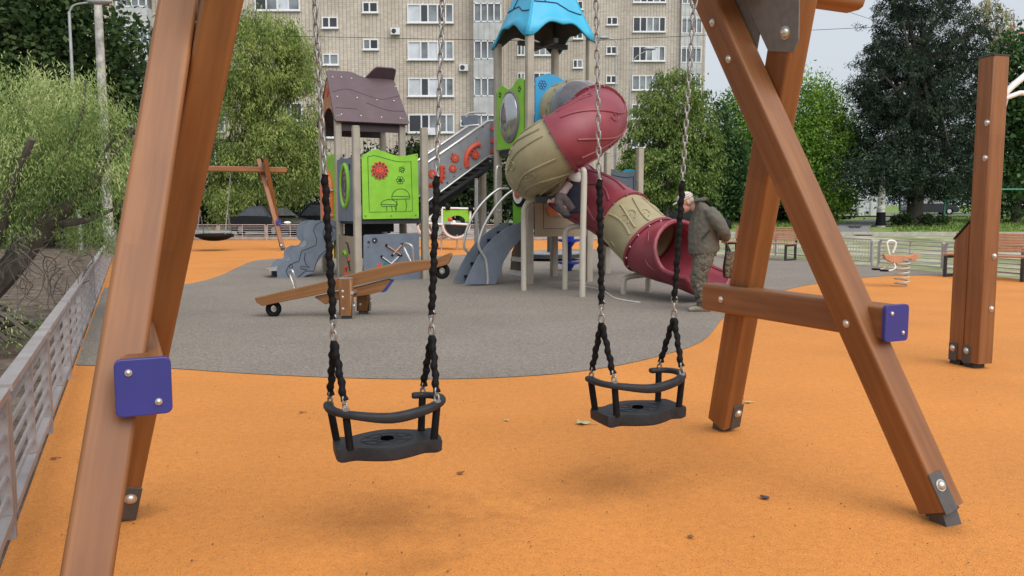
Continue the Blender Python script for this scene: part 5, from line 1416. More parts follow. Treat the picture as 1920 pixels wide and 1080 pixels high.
def blobpx(base, Y, lst):
    """crown ellipsoids measured in the picture: (u, v, half width px, half height px[, depth offset m])"""
    out = []
    for l in lst:
        u, v, a, c = l[:4]; dy = l[4] if len(l) > 4 else 0
        p = at(u, v, Y); k = Y / FPX
        out.append((p.x - base[0], dy, p.z - base[2], a * k, a * k * 0.9, c * k))
    return out
def tpx(label, name, u, Y, lst, h, mat, n, lsize, seed, **kw):
    p = at(u, 400, Y); base = (p.x, Y, terr(p.x, Y)); return tree(label, name, base, h, blobpx(base, Y, lst), mat, n, lsize, seed, **kw)
# near willow, left
base = (-6.9, 8.4, -0.03)
wl = tree('leaning willow with narrow grey-green leaves overhanging the left fence, nearest of the trees', 'willow_tree', base, 3.4,
     blobpx(base, 8.6, [(60, 200, 120, 90), (150, 170, 80, 60), (200, 260, 75, 80), (60, 300, 120, 80), (150, 330, 85, 60), (-60, 250, 130, 140), (20, 400, 90, 45), (215, 350, 35, 40), (110, 250, 100, 90, 1.0), (0, 180, 110, 80, 1.2), (110, 420, 95, 40, 1.2), (190, 410, 45, 35, 1.6), (30, 440, 80, 40, 2.0)]),
     WIL, 70000, (0.055, 0.0105), 11, trunk=(0.001, 0.001), droop=0.2, clump=0.13, shell=0.3, limbs=0, per=22)
wb = MB()
def limb(pts, r0, r1, n=8):
    P = catmull(pts, 6); m = len(P); wb.tube(P, [r0 + (r1 - r0) * i / (m - 1) for i in range(m)], n)
W_ = lambda u, v, Y=8.6: at(u, v, Y)
limb([gnd(-150, 640, -0.05), W_(-40, 560), W_(30, 490), W_(90, 415), W_(150, 370), W_(200, 300)], 0.17, 0.05)
limb([gnd(-160, 660, -0.05), W_(-60, 500, 8.3), W_(-10, 440, 8.3), W_(20, 360, 8.2), W_(60, 260, 8.0)], 0.15, 0.03)
limb([W_(85, 420), W_(150, 415), W_(195, 400), W_(252, 375)], 0.05, 0.008)
limb([W_(130, 380), W_(165, 350), W_(200, 305), W_(255, 240), W_(300, 215)], 0.05, 0.006)
limb([W_(175, 330), W_(210, 265), W_(258, 232)], 0.025, 0.006)
limb([W_(20, 480), W_(60, 370, 8.9), W_(70, 280, 9), W_(50, 180, 9)], 0.06, 0.012)
limb([W_(90, 415), W_(110, 320, 8.4), W_(150, 230, 8.4), W_(160, 150, 8.4)], 0.045, 0.01)
rw = random.Random(7)
for i in range(46):      # dead twigs hanging over the soil
    u, v = rw.uniform(20, 170), rw.uniform(430, 530); Y = rw.uniform(7.6, 9.2)
    a = [W_(u, v, Y)]; 
    for k in range(4): u += rw.uniform(-28, 34); v += rw.uniform(4, 38); a.append(W_(min(u, 185 - (v - 470) * 0.6), min(v, 640), Y))
    limb(a, 0.006, 0.002, 5)
build('trunk', wb, BARK, wl, True)
tree('low straggly bush of thin bare twigs on the soil by the left fence', 'twiggy_bush', (-4.75, 7.3, -0.03), 0.7, [(0, 0, 0.25, 0.5, 0.6, 0.25), (-0.6, 0.6, 0.2, 0.5, 0.5, 0.2)], WIL, 2600, (0.05, 0.011), 5, 'bush', trunk=(0.02, 0.006), clump=0.15, limbs=40, group='bushes', per=12, droop=0.05)
# behind
tpx('dark linden filling the upper left corner behind the willow', 'linden_tree', 80, 30, [(60, 60, 120, 110), (170, 130, 80, 130), (220, 230, 50, 140), (30, 220, 140, 130), (190, 320, 70, 90), (-60, 120, 130, 160), (90, 10, 70, 60), (200, 90, 50, 60), (120, 400, 120, 60)], 10, LIN, 46000, (0.25, 0.18), 21, clump=0.5, trunk=(0.3, 0.1), per=20)
tpx('tall yellow-green weeping willow between the front swing leg and the brown playhouse', 'willow_tree', 490, 46, [(480, 120, 85, 90), (500, 60, 65, 55), (430, 200, 60, 110), (530, 200, 65, 110), (500, 290, 95, 80), (570, 280, 35, 100), (420, 310, 50, 80), (560, 120, 40, 60), (450, 370, 60, 45)], 12, WIL2, 85000, (0.24, 0.06), 22, droop=0.8, clump=0.5, trunk=(0.3, 0.1), per=26, shell=0.35)
tpx('broad bushy tree in front of the grey block, behind the slide', 'bushy_tree', 1250, 48, [(1260, 190, 62, 55), (1215, 255, 45, 65), (1295, 260, 55, 70), (1250, 320, 80, 60), (1325, 310, 30, 70), (1200, 340, 40, 50), (1280, 150, 30, 22)], 9, MID, 42000, (0.23, 0.10), 23, droop=0.2, clump=0.5, trunk=(0.16, 0.05), per=22, shell=0.4)
tpx('dark green tree behind the man, left of the right A-frame', 'bushy_tree', 1335, 52, [(1345, 260, 28, 60), (1360, 330, 45, 70), (1310, 350, 45, 50), (1345, 200, 14, 25)], 8, DKG, 12000, (0.30, 0.15), 24, clump=0.45, trunk=(0.14, 0.05), per=22)
tpx('bright green ash seen through the right A-frame, left of it', 'ash_tree', 1400, 54, [(1395, 225, 28, 50), (1400, 300, 42, 70), (1385, 360, 45, 45), (1430, 270, 26, 60), (1375, 190, 14, 20)], 9, ASH, 20000, (0.25, 0.11), 25, clump=0.45, trunk=(0.15, 0.05), per=22, shell=0.4)
tpx('bright yellow-green ash right of the A-frame, left of the dark spruce', 'ash_tree', 1540, 52, [(1530, 215, 50, 45), (1550, 280, 60, 65), (1500, 290, 45, 70), (1540, 350, 65, 50), (1520, 170, 22, 20), (1585, 270, 25, 55)], 9, ASH, 36000, (0.25, 0.11), 26, clump=0.5, trunk=(0.16, 0.05), per=22, shell=0.35)
tpx('huge dark spruce on the lawn, darkest tree against the sky', 'spruce_tree', 1715, 50, [(1740, -20, 85, 70), (1740, 80, 115, 70), (1720, 160, 125, 80), (1660, 190, 55, 50), (1725, 240, 130, 75), (1720, 305, 125, 62), (1640, 270, 45, 90), (1715, 350, 110, 24), (1800, 200, 50, 150), (1625, 165, 34, 24), (1655, 110, 40, 40), (1690, 30, 50, 45)], 15, SPR, 130000, (0.22, 0.055), 27, clump=0.36, trunk=(0.5, 0.12), per=24, shell=0.4, droop=0.18, drand=0.9, limbs=30, gap=-0.52)
tpx('dark leafy tree at the right edge behind the tall post', 'maple_tree', 1905, 54, [(1900, 170, 55, 70), (1930, 120, 60, 60), (1890, 260, 55, 80), (1940, 260, 70, 110), (1900, 350, 70, 55), (1980, 180, 60, 130)], 11, DKG, 24000, (0.36, 0.24), 28, clump=0.45, trunk=(0.3, 0.1), per=22)
tpx('pale birch crown high behind the tall post on the right', 'birch_tree', 1865, 95, [(1870, 40, 22, 45), (1885, 75, 26, 30), (1855, 10, 20, 30), (1875, 110, 26, 25)], 26, BIRL, 5000, (0.5, 0.12), 29, droop=1.2, clump=0.5, trunk=(0.2, 0.08), per=20, bark=BIRCHB)
p = at(1652, 400, 47); bt = thing('birch_tree', 'pale slim trunk with black base beside the lawn path, left of the spruce', 'tree', (p.x, 47, terr(p.x, 47)), 'trees round the playground')
B = V((p.x, 47, terr(p.x, 47))); b = MB(); b.tube([B - EZ * 0.1, B + EZ * 0.8, B + EZ * 1.8, B + EZ * 3.2], [0.26, 0.22, 0.19, 0.10], 10); build('trunk', b, BIRCHB, bt, True)
b = MB(); b.tube([B + EZ * 0.05, B + EZ * 0.25, B + EZ * 0.8], [0.30, 0.262, 0.242], 10); build('dark_bark', b, BLACK, bt, True)
rg = np.random.default_rng(77); C = np.array(B) + np.array([0, 0.0, 3.1]) + rg.normal(size=(3500, 3)) * np.array([1.2, 0.8, 0.6]); leafmesh('crown', C, rg.normal(size=(3500, 3)), 0.25, 0.1, SPR, bt, rg)
# hedges / shrubs behind the fences
hs_ = [('dark shrub mass behind the far swing beam, left part', 'shrub', 400, 52, [(400, 370, 60, 55), (340, 380, 60, 45)], 31), ('dark shrub behind the parked black cars', 'shrub', 540, 56, [(520, 350, 80, 55), (590, 360, 70, 60)], 32),
       ('dark shrub under the staircase, seen between its posts', 'shrub', 870, 50, [(860, 360, 60, 45), (920, 350, 55, 55)], 33), ('dark shrub behind the tower legs', 'shrub', 1010, 54, [(1000, 370, 90, 45)], 34),
       ('dark shrub in the shade left of the man', 'shrub', 1230, 54, [(1220, 385, 70, 35), (1290, 390, 60, 30)], 35), ('dark shrub in the shade behind the man\'s back', 'shrub', 1390, 58, [(1380, 395, 70, 32)], 36),
       ('dark shrub right of the A-frame under the bright ash', 'shrub', 1540, 58, [(1530, 388, 60, 32), (1480, 390, 50, 30)], 37), ('dark low shrub mass behind the car at the right edge', 'shrub', 1880, 75, [(1860, 350, 90, 55), (1960, 340, 70, 60), (1760, 365, 60, 30)], 38),
       ('dark shrub at the far left behind the concrete pole', 'shrub', 220, 50, [(220, 375, 70, 50), (120, 380, 70, 50), (20, 380, 80, 50)], 39), ('small green bush growing behind the brown playhouse', 'shrub', 770, 58, [(773, 282, 14, 12), (765, 330, 30, 60), (700, 350, 40, 60)], 40)]
for lb, nm, u, Y, bl2, sd2 in hs_:
    tpx(lb, nm, u, Y, bl2, 2.5, HED, 7000, (0.34, 0.2), sd2, cat='bush', clump=0.4, trunk=(0.05, 0.02), limbs=6, group='dark shrubs beyond the fences', per=18)
for u, a_, lb in ((1693, 22, 'small dark bush left of the spruce trunk'), (1748, 26, 'small dark bush right of the spruce trunk')):
    tpx(lb, 'shrub', u, 47.5, [(u, 411, a_, 7)], 0.5, HED, 1300, (0.18, 0.10), int(u), cat='bush', clump=0.1, trunk=(0.03, 0.01), limbs=4, group='bushes at the spruce', per=16)

# ================================================================== CARS
CGL = M_('car_glass', (0.03, 0.035, 0.04), 0.06, 0, 0.3, spec=0.8)
def car(label, pos, heading, col, suv=False, name='parked_car'):
    p = V(pos); t = thing(name, label, 'car', p, 'cars parked beyond the fence')
    f = V((math.cos(heading), math.sin(heading), 0)); s = V((-f.y, f.x, 0))
    paint = M_('car_paint', col, 0.25, 0.2, 0.05, 1, coat=0.6)
    L_, Wd, H_ = 4.4, 1.78, 1.62 if suv else 1.46
    P = lambda x, y, z: p + f * x + s * y + EZ * z
    prof = [(-2.2, 0.42), (-2.18, 0.75), (-2.05, 0.95), (-1.3, 0.98), (1.0, 0.95), (1.85, 0.82), (2.15, 0.66), (2.2, 0.38), (2.0, 0.22)]
    arch = []
    for cx in (1.35, -1.32):
        for i in range(7): a = math.pi * i / 6; arch.append((cx + 0.36 * math.cos(a), 0.22 + 0.36 * math.sin(a)))
    prof = prof + arch + [(-2.05, 0.22)]
    b = MB(); rings = []
    for y, k in ((-Wd / 2, 0.97), (-Wd / 2 + 0.06, 1), (Wd / 2 - 0.06, 1), (Wd / 2, 0.97)): rings.append([P(x * (k if abs(x) > 1.8 else 1), y, z) for x, z in prof])
    b.loft(rings); body = build('body', b, paint, t, True, auto=35)
    x0, x1, x2, x3 = (-2.1, -1.6, 0.55, 1.15) if suv else (-1.75, -0.95, 0.35, 1.1)
    cab = [(x0, 0.95), (x1, H_ - 0.06), (x1 + 0.3, H_), (x2 - 0.2, H_), (x2, H_ - 0.06), (x3, 0.93)]
    rings = []
    for y, k in ((-0.80, 0), (-0.62, 1), (0.62, 1), (0.80, 0)):
        rings.append([P(x, (y if z < H_ - 0.2 else (y * (0.78 if abs(y) > 0.7 else 1))), z) for x, z in cab])
    b = MB(); b.loft(rings); build('cabin', b, paint, t, True, auto=30)
    g = MB()
    for sy in (-1, 1):
        side = [(x0 + 0.25, 0.99), (x1 + 0.12, H_ - 0.12), (x2 - 0.08, H_ - 0.12), (x3 - 0.25, 0.99)]
        g.prism([P(x, sy * (0.802 if z < 1.1 else 0.655), z) for x, z in side], 0.02, s)
    g.prism([P(x3 - 0.02, -0.7, 1.0), P(x3 - 0.02, 0.7, 1.0), P(x2 + 0.06, 0.56, H_ - 0.1), P(x2 + 0.06, -0.56, H_ - 0.1)], 0.03, (f + EZ).normalized())
    g.prism([P(x0 + 0.04, -0.7, 1.02), P(x0 + 0.04, 0.7, 1.02), P(x1 - 0.04, 0.56, H_ - 0.1), P(x1 - 0.04, -0.56, H_ - 0.1)], 0.03, (-f + EZ).normalized())
    build('window', g, CGL, t)
    for x in (1.35, -1.32):
        for sy in (-1, 1):
            c = P(x, sy * 0.79, 0.32); b = MB(); b.tube([c + f * (0.24 * math.cos(a * math.pi / 10)) + EZ * (0.24 * math.sin(a * math.pi / 10)) for a in range(20)], 0.085, 8, closed=True, sq=(1, 1.15)); w = build('wheel', b, BLACK, t, True)
            b = MB(); b.disc(c + s * sy * 0.05, s, 0.18, 0.03, 12); build('rim', b, BOLT, w)
    for sy in (-1, 1):
        b = MB(); b.sph(P(2.1, sy * 0.62, 0.68), (0.1, 0.2, 0.08), 10, 6, (f, s, EZ)); build('headlight', b, WHITE, t, True)
        b = MB(); b.sph(P(-2.12, sy * 0.68, 0.82), (0.06, 0.14, 0.1), 10, 6, (f, s, EZ)); build('tail_light', b, REDP, t, True)
    return t
def cpos(u, Y): p = at(u, 400, Y); return (p.x, Y, terr(p.x, Y) + 0.02)
car('black car parked beyond the far fence, behind the far swing leg', cpos(508, 39.6), R(-38), (0.012, 0.012, 0.014))
car('black estate car parked left of the elephant slide, beyond the far fence', cpos(610, 40.3), R(168), (0.008, 0.008, 0.010), True)
car('silver grey car behind the front swing leg at far left', cpos(226, 40), R(100), (0.30, 0.32, 0.34), True)
car('dark car parked behind the man\'s head', cpos(1268, 50), R(172), (0.015, 0.015, 0.018))
car('dark car parked beyond the lawn, right of the spruce trunk', cpos(1742, 72), R(-6), (0.012, 0.014, 0.018))
car('white car at the end of the lawn path', cpos(1608, 76), R(178), (0.55, 0.57, 0.6), True)
car('pale car seen under the staircase between the playhouse posts', cpos(770, 40), R(4), (0.42, 0.44, 0.46))
car('dark car hidden in the shade behind the left willow', cpos(150, 42), R(5), (0.02, 0.02, 0.024))

# ================================================================== OTHER PLAY PIECES AND SMALL THINGS
# spring rider
q = gnd(1690, 537); t = thing('spring_rider', 'wooden spring rider with white loop handle on a coil spring', 'spring rider', q)
b = MB(); b.tube([q + V((0.11 * math.cos(a * 0.35), 0.11 * math.sin(a * 0.35), 0.02 + a * 0.0044)) for a in range(100)], 0.014, 6); build('coil_spring', b, SUPM, t, True)
sp_pl = lambda l: [onpl(u, v, V((0, q.y, 0)), V((0, 1, 0))) for u, v in l]
b = MB(); b.prism(sp_pl([(1655, 476.5), (1665, 478), (1690, 478), (1697, 480), (1706, 479), (1716, 475), (1722, 477), (1720, 484), (1714, 488.5), (1709, 488.5), (1704, 485), (1696, 485), (1690, 491), (1680, 493.5), (1668, 491), (1659, 486)]), 0.09, (0, 1, 0)); build('board', b, WOODF, t, bevel=0.008)
b = MB(); P = sp_pl([(1668, 477), (1664, 462), (1664, 454), (1671, 451), (1679, 454), (1679, 461), (1674, 474)]); b.tube(catmull(P, 4), 0.018, 8); build('loop_handle', b, WHITE, t, True)
b = MB()
for y in (-0.16, 0.16):
    P = sp_pl([(1676, 492), (1671, 500), (1664, 505), (1652, 506)]); b.tube(catmull([p + V((0, y * (i > 0), 0)) for i, p in enumerate(P)], 4), 0.012, 6)
build('foot_rest', b, WHITE, t, True)
for y in (-0.16, 0.16): build('foot_pad', MB().box(sp_pl([(1650, 506)])[0] + V((0, y, 0)), (0.1, 0.12, 0.03)), BLACK, t)
# toy vehicle with barrels beyond the stairs
Yv = 27.0
vp = lambda l, y=Yv: [onpl(u, v, V((0, y, 0)), V((0, 1, 0))) for u, v in l]
q = gnd(855, 470); t = thing('play_vehicle', 'brown barrel play vehicle with lime windscreen panel, seen under the staircase', 'playground', (q.x, Yv, 0))
for (cu, y) in ((808, Yv + 1.0), (826, Yv + 0.5), (855, Yv)):
    b = MB(); c = vp([(cu, 421)], y)[0]; r_ = 24 / FPX * y
    for i in range(1):
        ring = lambda yy, rr: [V((c.x + rr * math.cos(math.pi + math.pi * k / 14), yy, c.z + rr * math.sin(math.pi + math.pi * k / 14))) for k in range(15)]
        R0, R1 = ring(y, r_), ring(y + 0.75, r_)
        b.add(R0 + R1, [(k, k + 1, k + 16, k + 15) for k in range(14)])
    o = build('barrel', b, M_('brown_barrel', (0.19, 0.085, 0.05), 0.45), t, True, solid=0.04)
    b = MB(); b.tube(ring(y - 0.01, r_ + 0.02), 0.045, 8); build('barrel_rim', b, M_('pink_white_rim', (0.62, 0.52, 0.48), 0.5), o, True)
b = MB(); c = vp([(855, 421)])[0]; r_ = 22 / FPX * Yv
b.add([V((c.x + r_ * math.cos(math.pi + math.pi * k / 14), Yv + 0.4, c.z + r_ * math.sin(math.pi + math.pi * k / 14))) for k in range(15)], [tuple(range(15))]); build('barrel_floor', b, DARK, t)
b = MB(); P = vp([(831, 394), (878, 394), (880, 416), (874, 416)] + circ(857, 416, 16, 12, 10, 360, 180) + [(838, 416), (831, 416)]); b.prism(P, 0.05, (0, 1, 0)); build('lime_windscreen', b, LIME, t)
b = MB()
for a_, c_ in (((829, 390), (889, 391.5)), ((829, 391), (829, 420)), ((882, 391), (881, 420)), ((845, 419), (880, 421)), ((797, 418), (830, 421)), ((812, 402), (800, 418))): P = vp([a_, c_]); b.tube(P, 0.035, 8)
build('white_frame', b, WHITE, t, True)
b = MB()
for u, v in ((840, 388.5), (883, 391)): build('black_knob', MB().sph(vp([(u, v)])[0] + V((0, -0.06, 0)), 0.085, 10, 8), BLACK, t, True)
b = MB(); b.sph(vp([(844, 411)])[0], 0.08, 10, 6); build('red_knob', b, REDP, t, True)
b = MB()
for u in (826, 856): P = vp([(u, 446)])[0]; b.tube([V((P.x, Yv + 0.3, 0)), V((P.x, Yv + 0.3, P.z + 0.1))], 0.03, 8)
build('support_leg', b, TUBEM, t, True)
# blue spinner and carousel behind the tower
q = gnd(1066, 508); t = thing('spinner_post', 'blue step discs on a short spinning post behind the slide poles', 'playground', q)
BLS = M_('bright_blue', (0.02, 0.05, 0.42), 0.4)
b = MB(); zt = at(1066, 440, q.y).z; b.tube([q, V((q.x, q.y, zt))], 0.07, 10); build('post', b, M_('navy', (0.01, 0.015, 0.08), 0.5), t, True)
for v, r_ in ((450, 0.26), (492, 0.24)):
    z = at(1066, v, q.y).z; b = MB(); b.loft([[V((q.x + rr * math.cos(k * math.pi / 10), q.y + rr * math.sin(k * math.pi / 10), z + dz)) for k in range(20)] for rr, dz in ((0.08, -0.14), (r_ * 0.55, -0.05), (r_, -0.02), (r_, 0.02))]); build('step_disc', b, BLS, t, True)
b = MB(); z = at(1066, 444, q.y).z; b.sph(V((q.x, q.y, z)), 0.12, 10, 8); build('knob', b, BLS, t, True)
q = gnd(1030, 487); t = thing('carousel', 'dark merry-go-round disc with grey rim behind the tower legs', 'playground', q)
b = MB(); b.disc(q + EZ * 0.12, EZ, 0.85, 0.10, 32); build('platform', b, DARK, t, True); b = MB(); b.disc(q + EZ * 0.185, EZ, 0.86, 0.03, 32); build('rim', b, GREYL, t, True)
b = MB(); b.tube([q, q + EZ * 0.7], 0.06, 8); b.tube([q + EZ * 0.7 + V((-0.6, 0, 0)), q + EZ * 0.72 + V((0.6, 0, 0))], 0.03, 8); build('hand_bar', b, DARK, t, True)
# side bench by the left fence
bench('slatted bench seen end-on beside the left fence, behind the front swing leg', (fx(19.5) + 0.75, 19.5), (fx(22.5) + 0.75, 22.5), (0.9, 0.42), hb=0.4)
# gate posts, goal frame
t = thing('gate', 'pair of white posts at the end of the lawn path', 'gate', at(1620, 395, 66))
for u in (1613, 1636):
    p = at(u, 396, 66); b = MB(); b.box((p.x, 66, p.z + 0.6), (0.42, 0.42, 1.9)); b.box((p.x, 66, p.z + 1.57), (0.5, 0.5, 0.08)); build('post', b, FRAME, t)
GRN = M_('green_paint', (0.05, 0.26, 0.16), 0.5)
t = thing('football_goal', 'thin green metal frame standing on the lawn under the spruce', 'frame', gnd(1770, 402, 1.0) * 0 + V((at(1771, 404, 50).x, 50, terr(20, 50))))
b = MB()
for (a_, c_) in (((1770, 404), (1772, 369)), ((1687, 396), (1687, 371)), ((1772, 369), (1779, 383)), ((1740, 381), (1748, 374)), ((1748, 374), (1795, 374))): b.tube([at(*a_, 50), at(*c_, 50)], 0.07, 6)
build('bar', b, GRN, t, True)
b = MB(); tag(build('green_crossbar', MB().tube([at(1866, 355, 50), at(1960, 355, 50)], 0.05, 6).tube([at(1960, 355, 50), at(1960, 402, 50)], 0.05, 6), GRN), 'thin green horizontal bar right of the tall wooden post', 'frame')
# crane far away
CR = M_('crane_red', (0.55, 0.16, 0.12), 0.5)
Yc = 400; t = thing('tower_crane', 'red tower crane far behind the birch crown at upper right', 'crane', (at(1884, 300, Yc).x, Yc, 0))
b = MB(); x = at(1884, 300, Yc).x; zt = at(1884, 42, Yc).z
for dx in (-0.7, 0.7): b.beam(V((x + dx, Yc, 0)), V((x + dx, Yc, zt)), 0.4, 0.4)
for i in range(int(zt / 3)): b.beam(V((x - 0.7, Yc, i * 3)), V((x + 0.7, Yc, i * 3 + 3)), 0.22, 0.22)
build('mast', b, CR, t)
b = MB(); b.beam(at(1862, 57, Yc), at(1960, 64, Yc), 0.7, 0.9); b.beam(at(1884, 42, Yc), at(1940, 62, Yc), 0.25, 0.25); b.beam(at(1884, 42, Yc), at(1864, 57, Yc), 0.25, 0.25); build('jib', b, CR, t)
# grit and crumbs scattered on the rubber (countless)
rg = np.random.default_rng(5); gb = MB()
for i in range(420):
    y = 1.7 + 6.5 * rg.random() ** 1.5; x = rg.uniform(fx(y) + 0.1, 0.62 * y + 0.6); s = rg.uniform(0.002, 0.0065); a = rg.uniform(0, 6.28)
    X_ = V((math.cos(a), math.sin(a), 0)) * s; Y_ = V((-math.sin(a), math.cos(a), 0)) * s * rg.uniform(0.4, 1); c = V((x, y, 0.006))
    gb.add([c - X_, c + Y_ * 0.9, c + X_ * 0.8, c - Y_, c + V((0, 0, s * 0.8))], [(0, 1, 4), (1, 2, 4), (2, 3, 4), (3, 0, 4)])
o = build('grit', gb, M_('dark_grit', (0.07, 0.05, 0.035), 0.9)); o['kind'] = 'stuff'
# cord on the ground
P = [gnd(u, v, 0.012) for u, v in ((1090, 536), (1118, 541), (1135, 547), (1146, 555), (1158, 560), (1180, 564), (1200, 567))]
tag(build('cord', MB().tube(catmull(P, 5), 0.008, 6), WHITE, smooth=True), 'thin white cord lying on the grey rubber under the slide', 'cord')
# fallen leaves and litter
LEAFY = M_('dry_leaf', (0.42, 0.40, 0.20), 0.7, 0, 0.2, 40); LEAFB = M_('brown_leaf', (0.22, 0.10, 0.04), 0.8, 0, 0.25, 40)
def maple(p, s, rot, mat, label):
    b = MB(); n = 30; pts = []
    for i in range(n):
        a = 2 * math.pi * i / n; r_ = s * (0.55 + 0.45 * abs(math.cos(2.5 * a))) * (0.85 + 0.15 * math.cos(a))
        pts.append(V((p.x + r_ * math.cos(a + rot), p.y + r_ * math.sin(a + rot), p.z + 0.008 + 0.25 * s * abs(math.cos(2.5 * a)) * (0.5 + 0.5 * math.sin(a * 3)))))
    c = V((p.x, p.y, p.z + 0.012)); o = len(b.v); b.add([c] + pts, [(0, i + 1, (i + 1) % n + 1) for i in range(n)])
    b.tube([c, c + V((math.cos(rot) * s * 1.8, math.sin(rot) * s * 1.8, -0.004))], 0.0018, 4)
    tag(build('fallen_leaf', b, mat, None, False, solid=0.0015), label, 'leaf', 'fallen leaves on the rubber')
maple(gnd(1090, 795), 0.055, -0.3, LEAFY, 'pale yellow maple leaf on the orange ground below the right swing')
maple(gnd(862, 890), 0.022, 1, LEAFB, 'tiny curled brown leaf on the orange ground right of the left swing')
maple(gnd(950, 790), 0.02, 2, LEAFY, 'tiny pale leaf on the orange ground between the two swings')
maple(gnd(100, 862), 0.02, 0.4, LEAFB, 'dark scrap of leaf on the orange ground near the left fence')
maple(gnd(1401, 756), 0.03, 0.2, LEAFY, 'pale leaf on the orange ground right of the back leg')
maple(gnd(565, 745 + 30), 0.018, 0.2, LEAFB, 'tiny brown leaf left of the left swing seat')
maple(gnd(1295, 1010), 0.016, 1.2, LEAFB, 'tiny brown leaf in the foreground centre right')
tag(build('plastic_disc', MB().disc(gnd(1434, 931, 0.012), (0.2, 0.2, 1), 0.02, 0.008, 16), M_('dark_blue_plastic', (0.06, 0.06, 0.10), 0.4)), 'small dark blue plastic disc lying on the orange ground', 'litter')
for i, (u, v) in enumerate([(1430, 395), (1596, 412), (1600, 416), (1606, 414), (1610, 424)][1:]):
    p = at(u, v, 43); p.z = terr(p.x, 43) + 0.03
    b = MB(); b.sph(p + EZ * 0.12, (0.15, 0.07, 0.08), 8, 6); b.sph(p + V((0.13, 0, 0.2)), 0.045, 8, 6); b.beam(p + V((-0.12, 0, 0.12)), p + V((-0.25, 0, 0.1)), 0.06, 0.02); b.tube([p, p + EZ * 0.08], 0.012, 5)
    tag(build('pigeon', b, M_('pigeon_grey', (0.06, 0.06, 0.07), 0.7), None, True), ['dark pigeon on the lawn path, farthest left of the group', 'dark pigeon on the lawn path, second from the left', 'dark pigeon on the lawn path, third from the left', 'dark pigeon at the right edge of the lawn path'][i], 'pigeon', 'pigeons on the lawn path')

# ================================================================== PEOPLE
SKIN = M_('skin', (0.50, 0.27, 0.20), 0.55, 0, 0.12, 20)
def cloth(name, col, var=0.12): return M_(name, col, 0.9, 0, var, 9, 0.35, 22, spec=0.2)
def camo():
    m = patch_mat('camo_cloth', [(0.38, (0.03, 0.028, 0.022)), (0.44, (0.09, 0.085, 0.055)), (0.52, (0.15, 0.13, 0.10)), (0.56, (0.045, 0.04, 0.03)), (0.62, (0.20, 0.17, 0.14))], 6, 0.9, 0.5, 18)
    return m
def remesh(o, vox, smooth=4, disp=0.0, dscale=0.12):
    r = o.modifiers.new('r', 'REMESH'); r.mode = 'VOXEL'; r.voxel_size = vox; r.use_smooth_shade = True
    if smooth: s = o.modifiers.new('s', 'SMOOTH'); s.iterations = smooth; s.factor = 0.5
    if disp:
        tx = bpy.data.textures.new('folds', 'CLOUDS'); tx.noise_scale = dscale; tx.noise_depth = 2
        d = o.modifiers.new('d', 'DISPLACE'); d.texture = tx; d.strength = disp; d.mid_level = 0.5; d.texture_coords = 'LOCAL'
    return o
def limbm(b, pts, rads, n=14, sq=(1, 1)):
    P = catmull(pts, 4); m = len(P); k = len(rads) - 1; rr = []
    for i in range(m):
        f = i / (m - 1) * k; j = min(k - 1, int(f)); rr.append(rads[j] + (rads[j + 1] - rads[j]) * (f - j))
    b.tube(P, rr, n, sq=sq)
MX, MY = gnd(1308, 583).x, gnd(1308, 583).y
man = thing('person', 'elderly man in grey-green jacket, camouflage trousers and pale cap, stooping by the slide exit', 'person', (MX, MY, 0))
P = lambda x, y, z: V((MX + x, MY + y, z))
b = MB()
hd = P(-0.185, 0, 1.405)
fwd = V((-0.90, -0.05, -0.43)).normalized(); upv = (EZ - fwd * EZ.dot(fwd)).normalized(); sid = fwd.cross(upv)
HP = lambda f_, s_, u_: hd + fwd * f_ + sid * s_ + upv * u_
b.sph(HP(-0.01, 0, 0.03), (0.10, 0.077, 0.098), 18, 14, (fwd, sid, upv))
b.sph(HP(0.035, 0, -0.055), (0.062, 0.058, 0.07), 14, 10, (fwd, sid, upv))
b.sph(HP(0.10, 0, -0.015), (0.025, 0.015, 0.025), 10, 8, (fwd, sid, upv)); b.tube([HP(0.088, 0, 0.03), HP(0.112, 0, -0.02)], [0.010, 0.014], 8)
b.sph(HP(0.085, 0, -0.062), (0.016, 0.026, 0.009), 10, 6, (fwd, sid, upv)); b.sph(HP(0.08, 0, -0.10), (0.022, 0.026, 0.02), 10, 6, (fwd, sid, upv))
b.tube([HP(0.082, -0.045, 0.04), HP(0.094, 0, 0.042), HP(0.082, 0.045, 0.04)], 0.010, 8)
for sy in (-1, 1): b.sph(HP(-0.012, sy * 0.078, -0.005), (0.022, 0.010, 0.034), 10, 8, (fwd, sid, upv))
limbm(b, [P(0.03, 0, 1.26), P(-0.05, 0, 1.33), HP(-0.05, 0, -0.06)], [0.07, 0.062, 0.06])
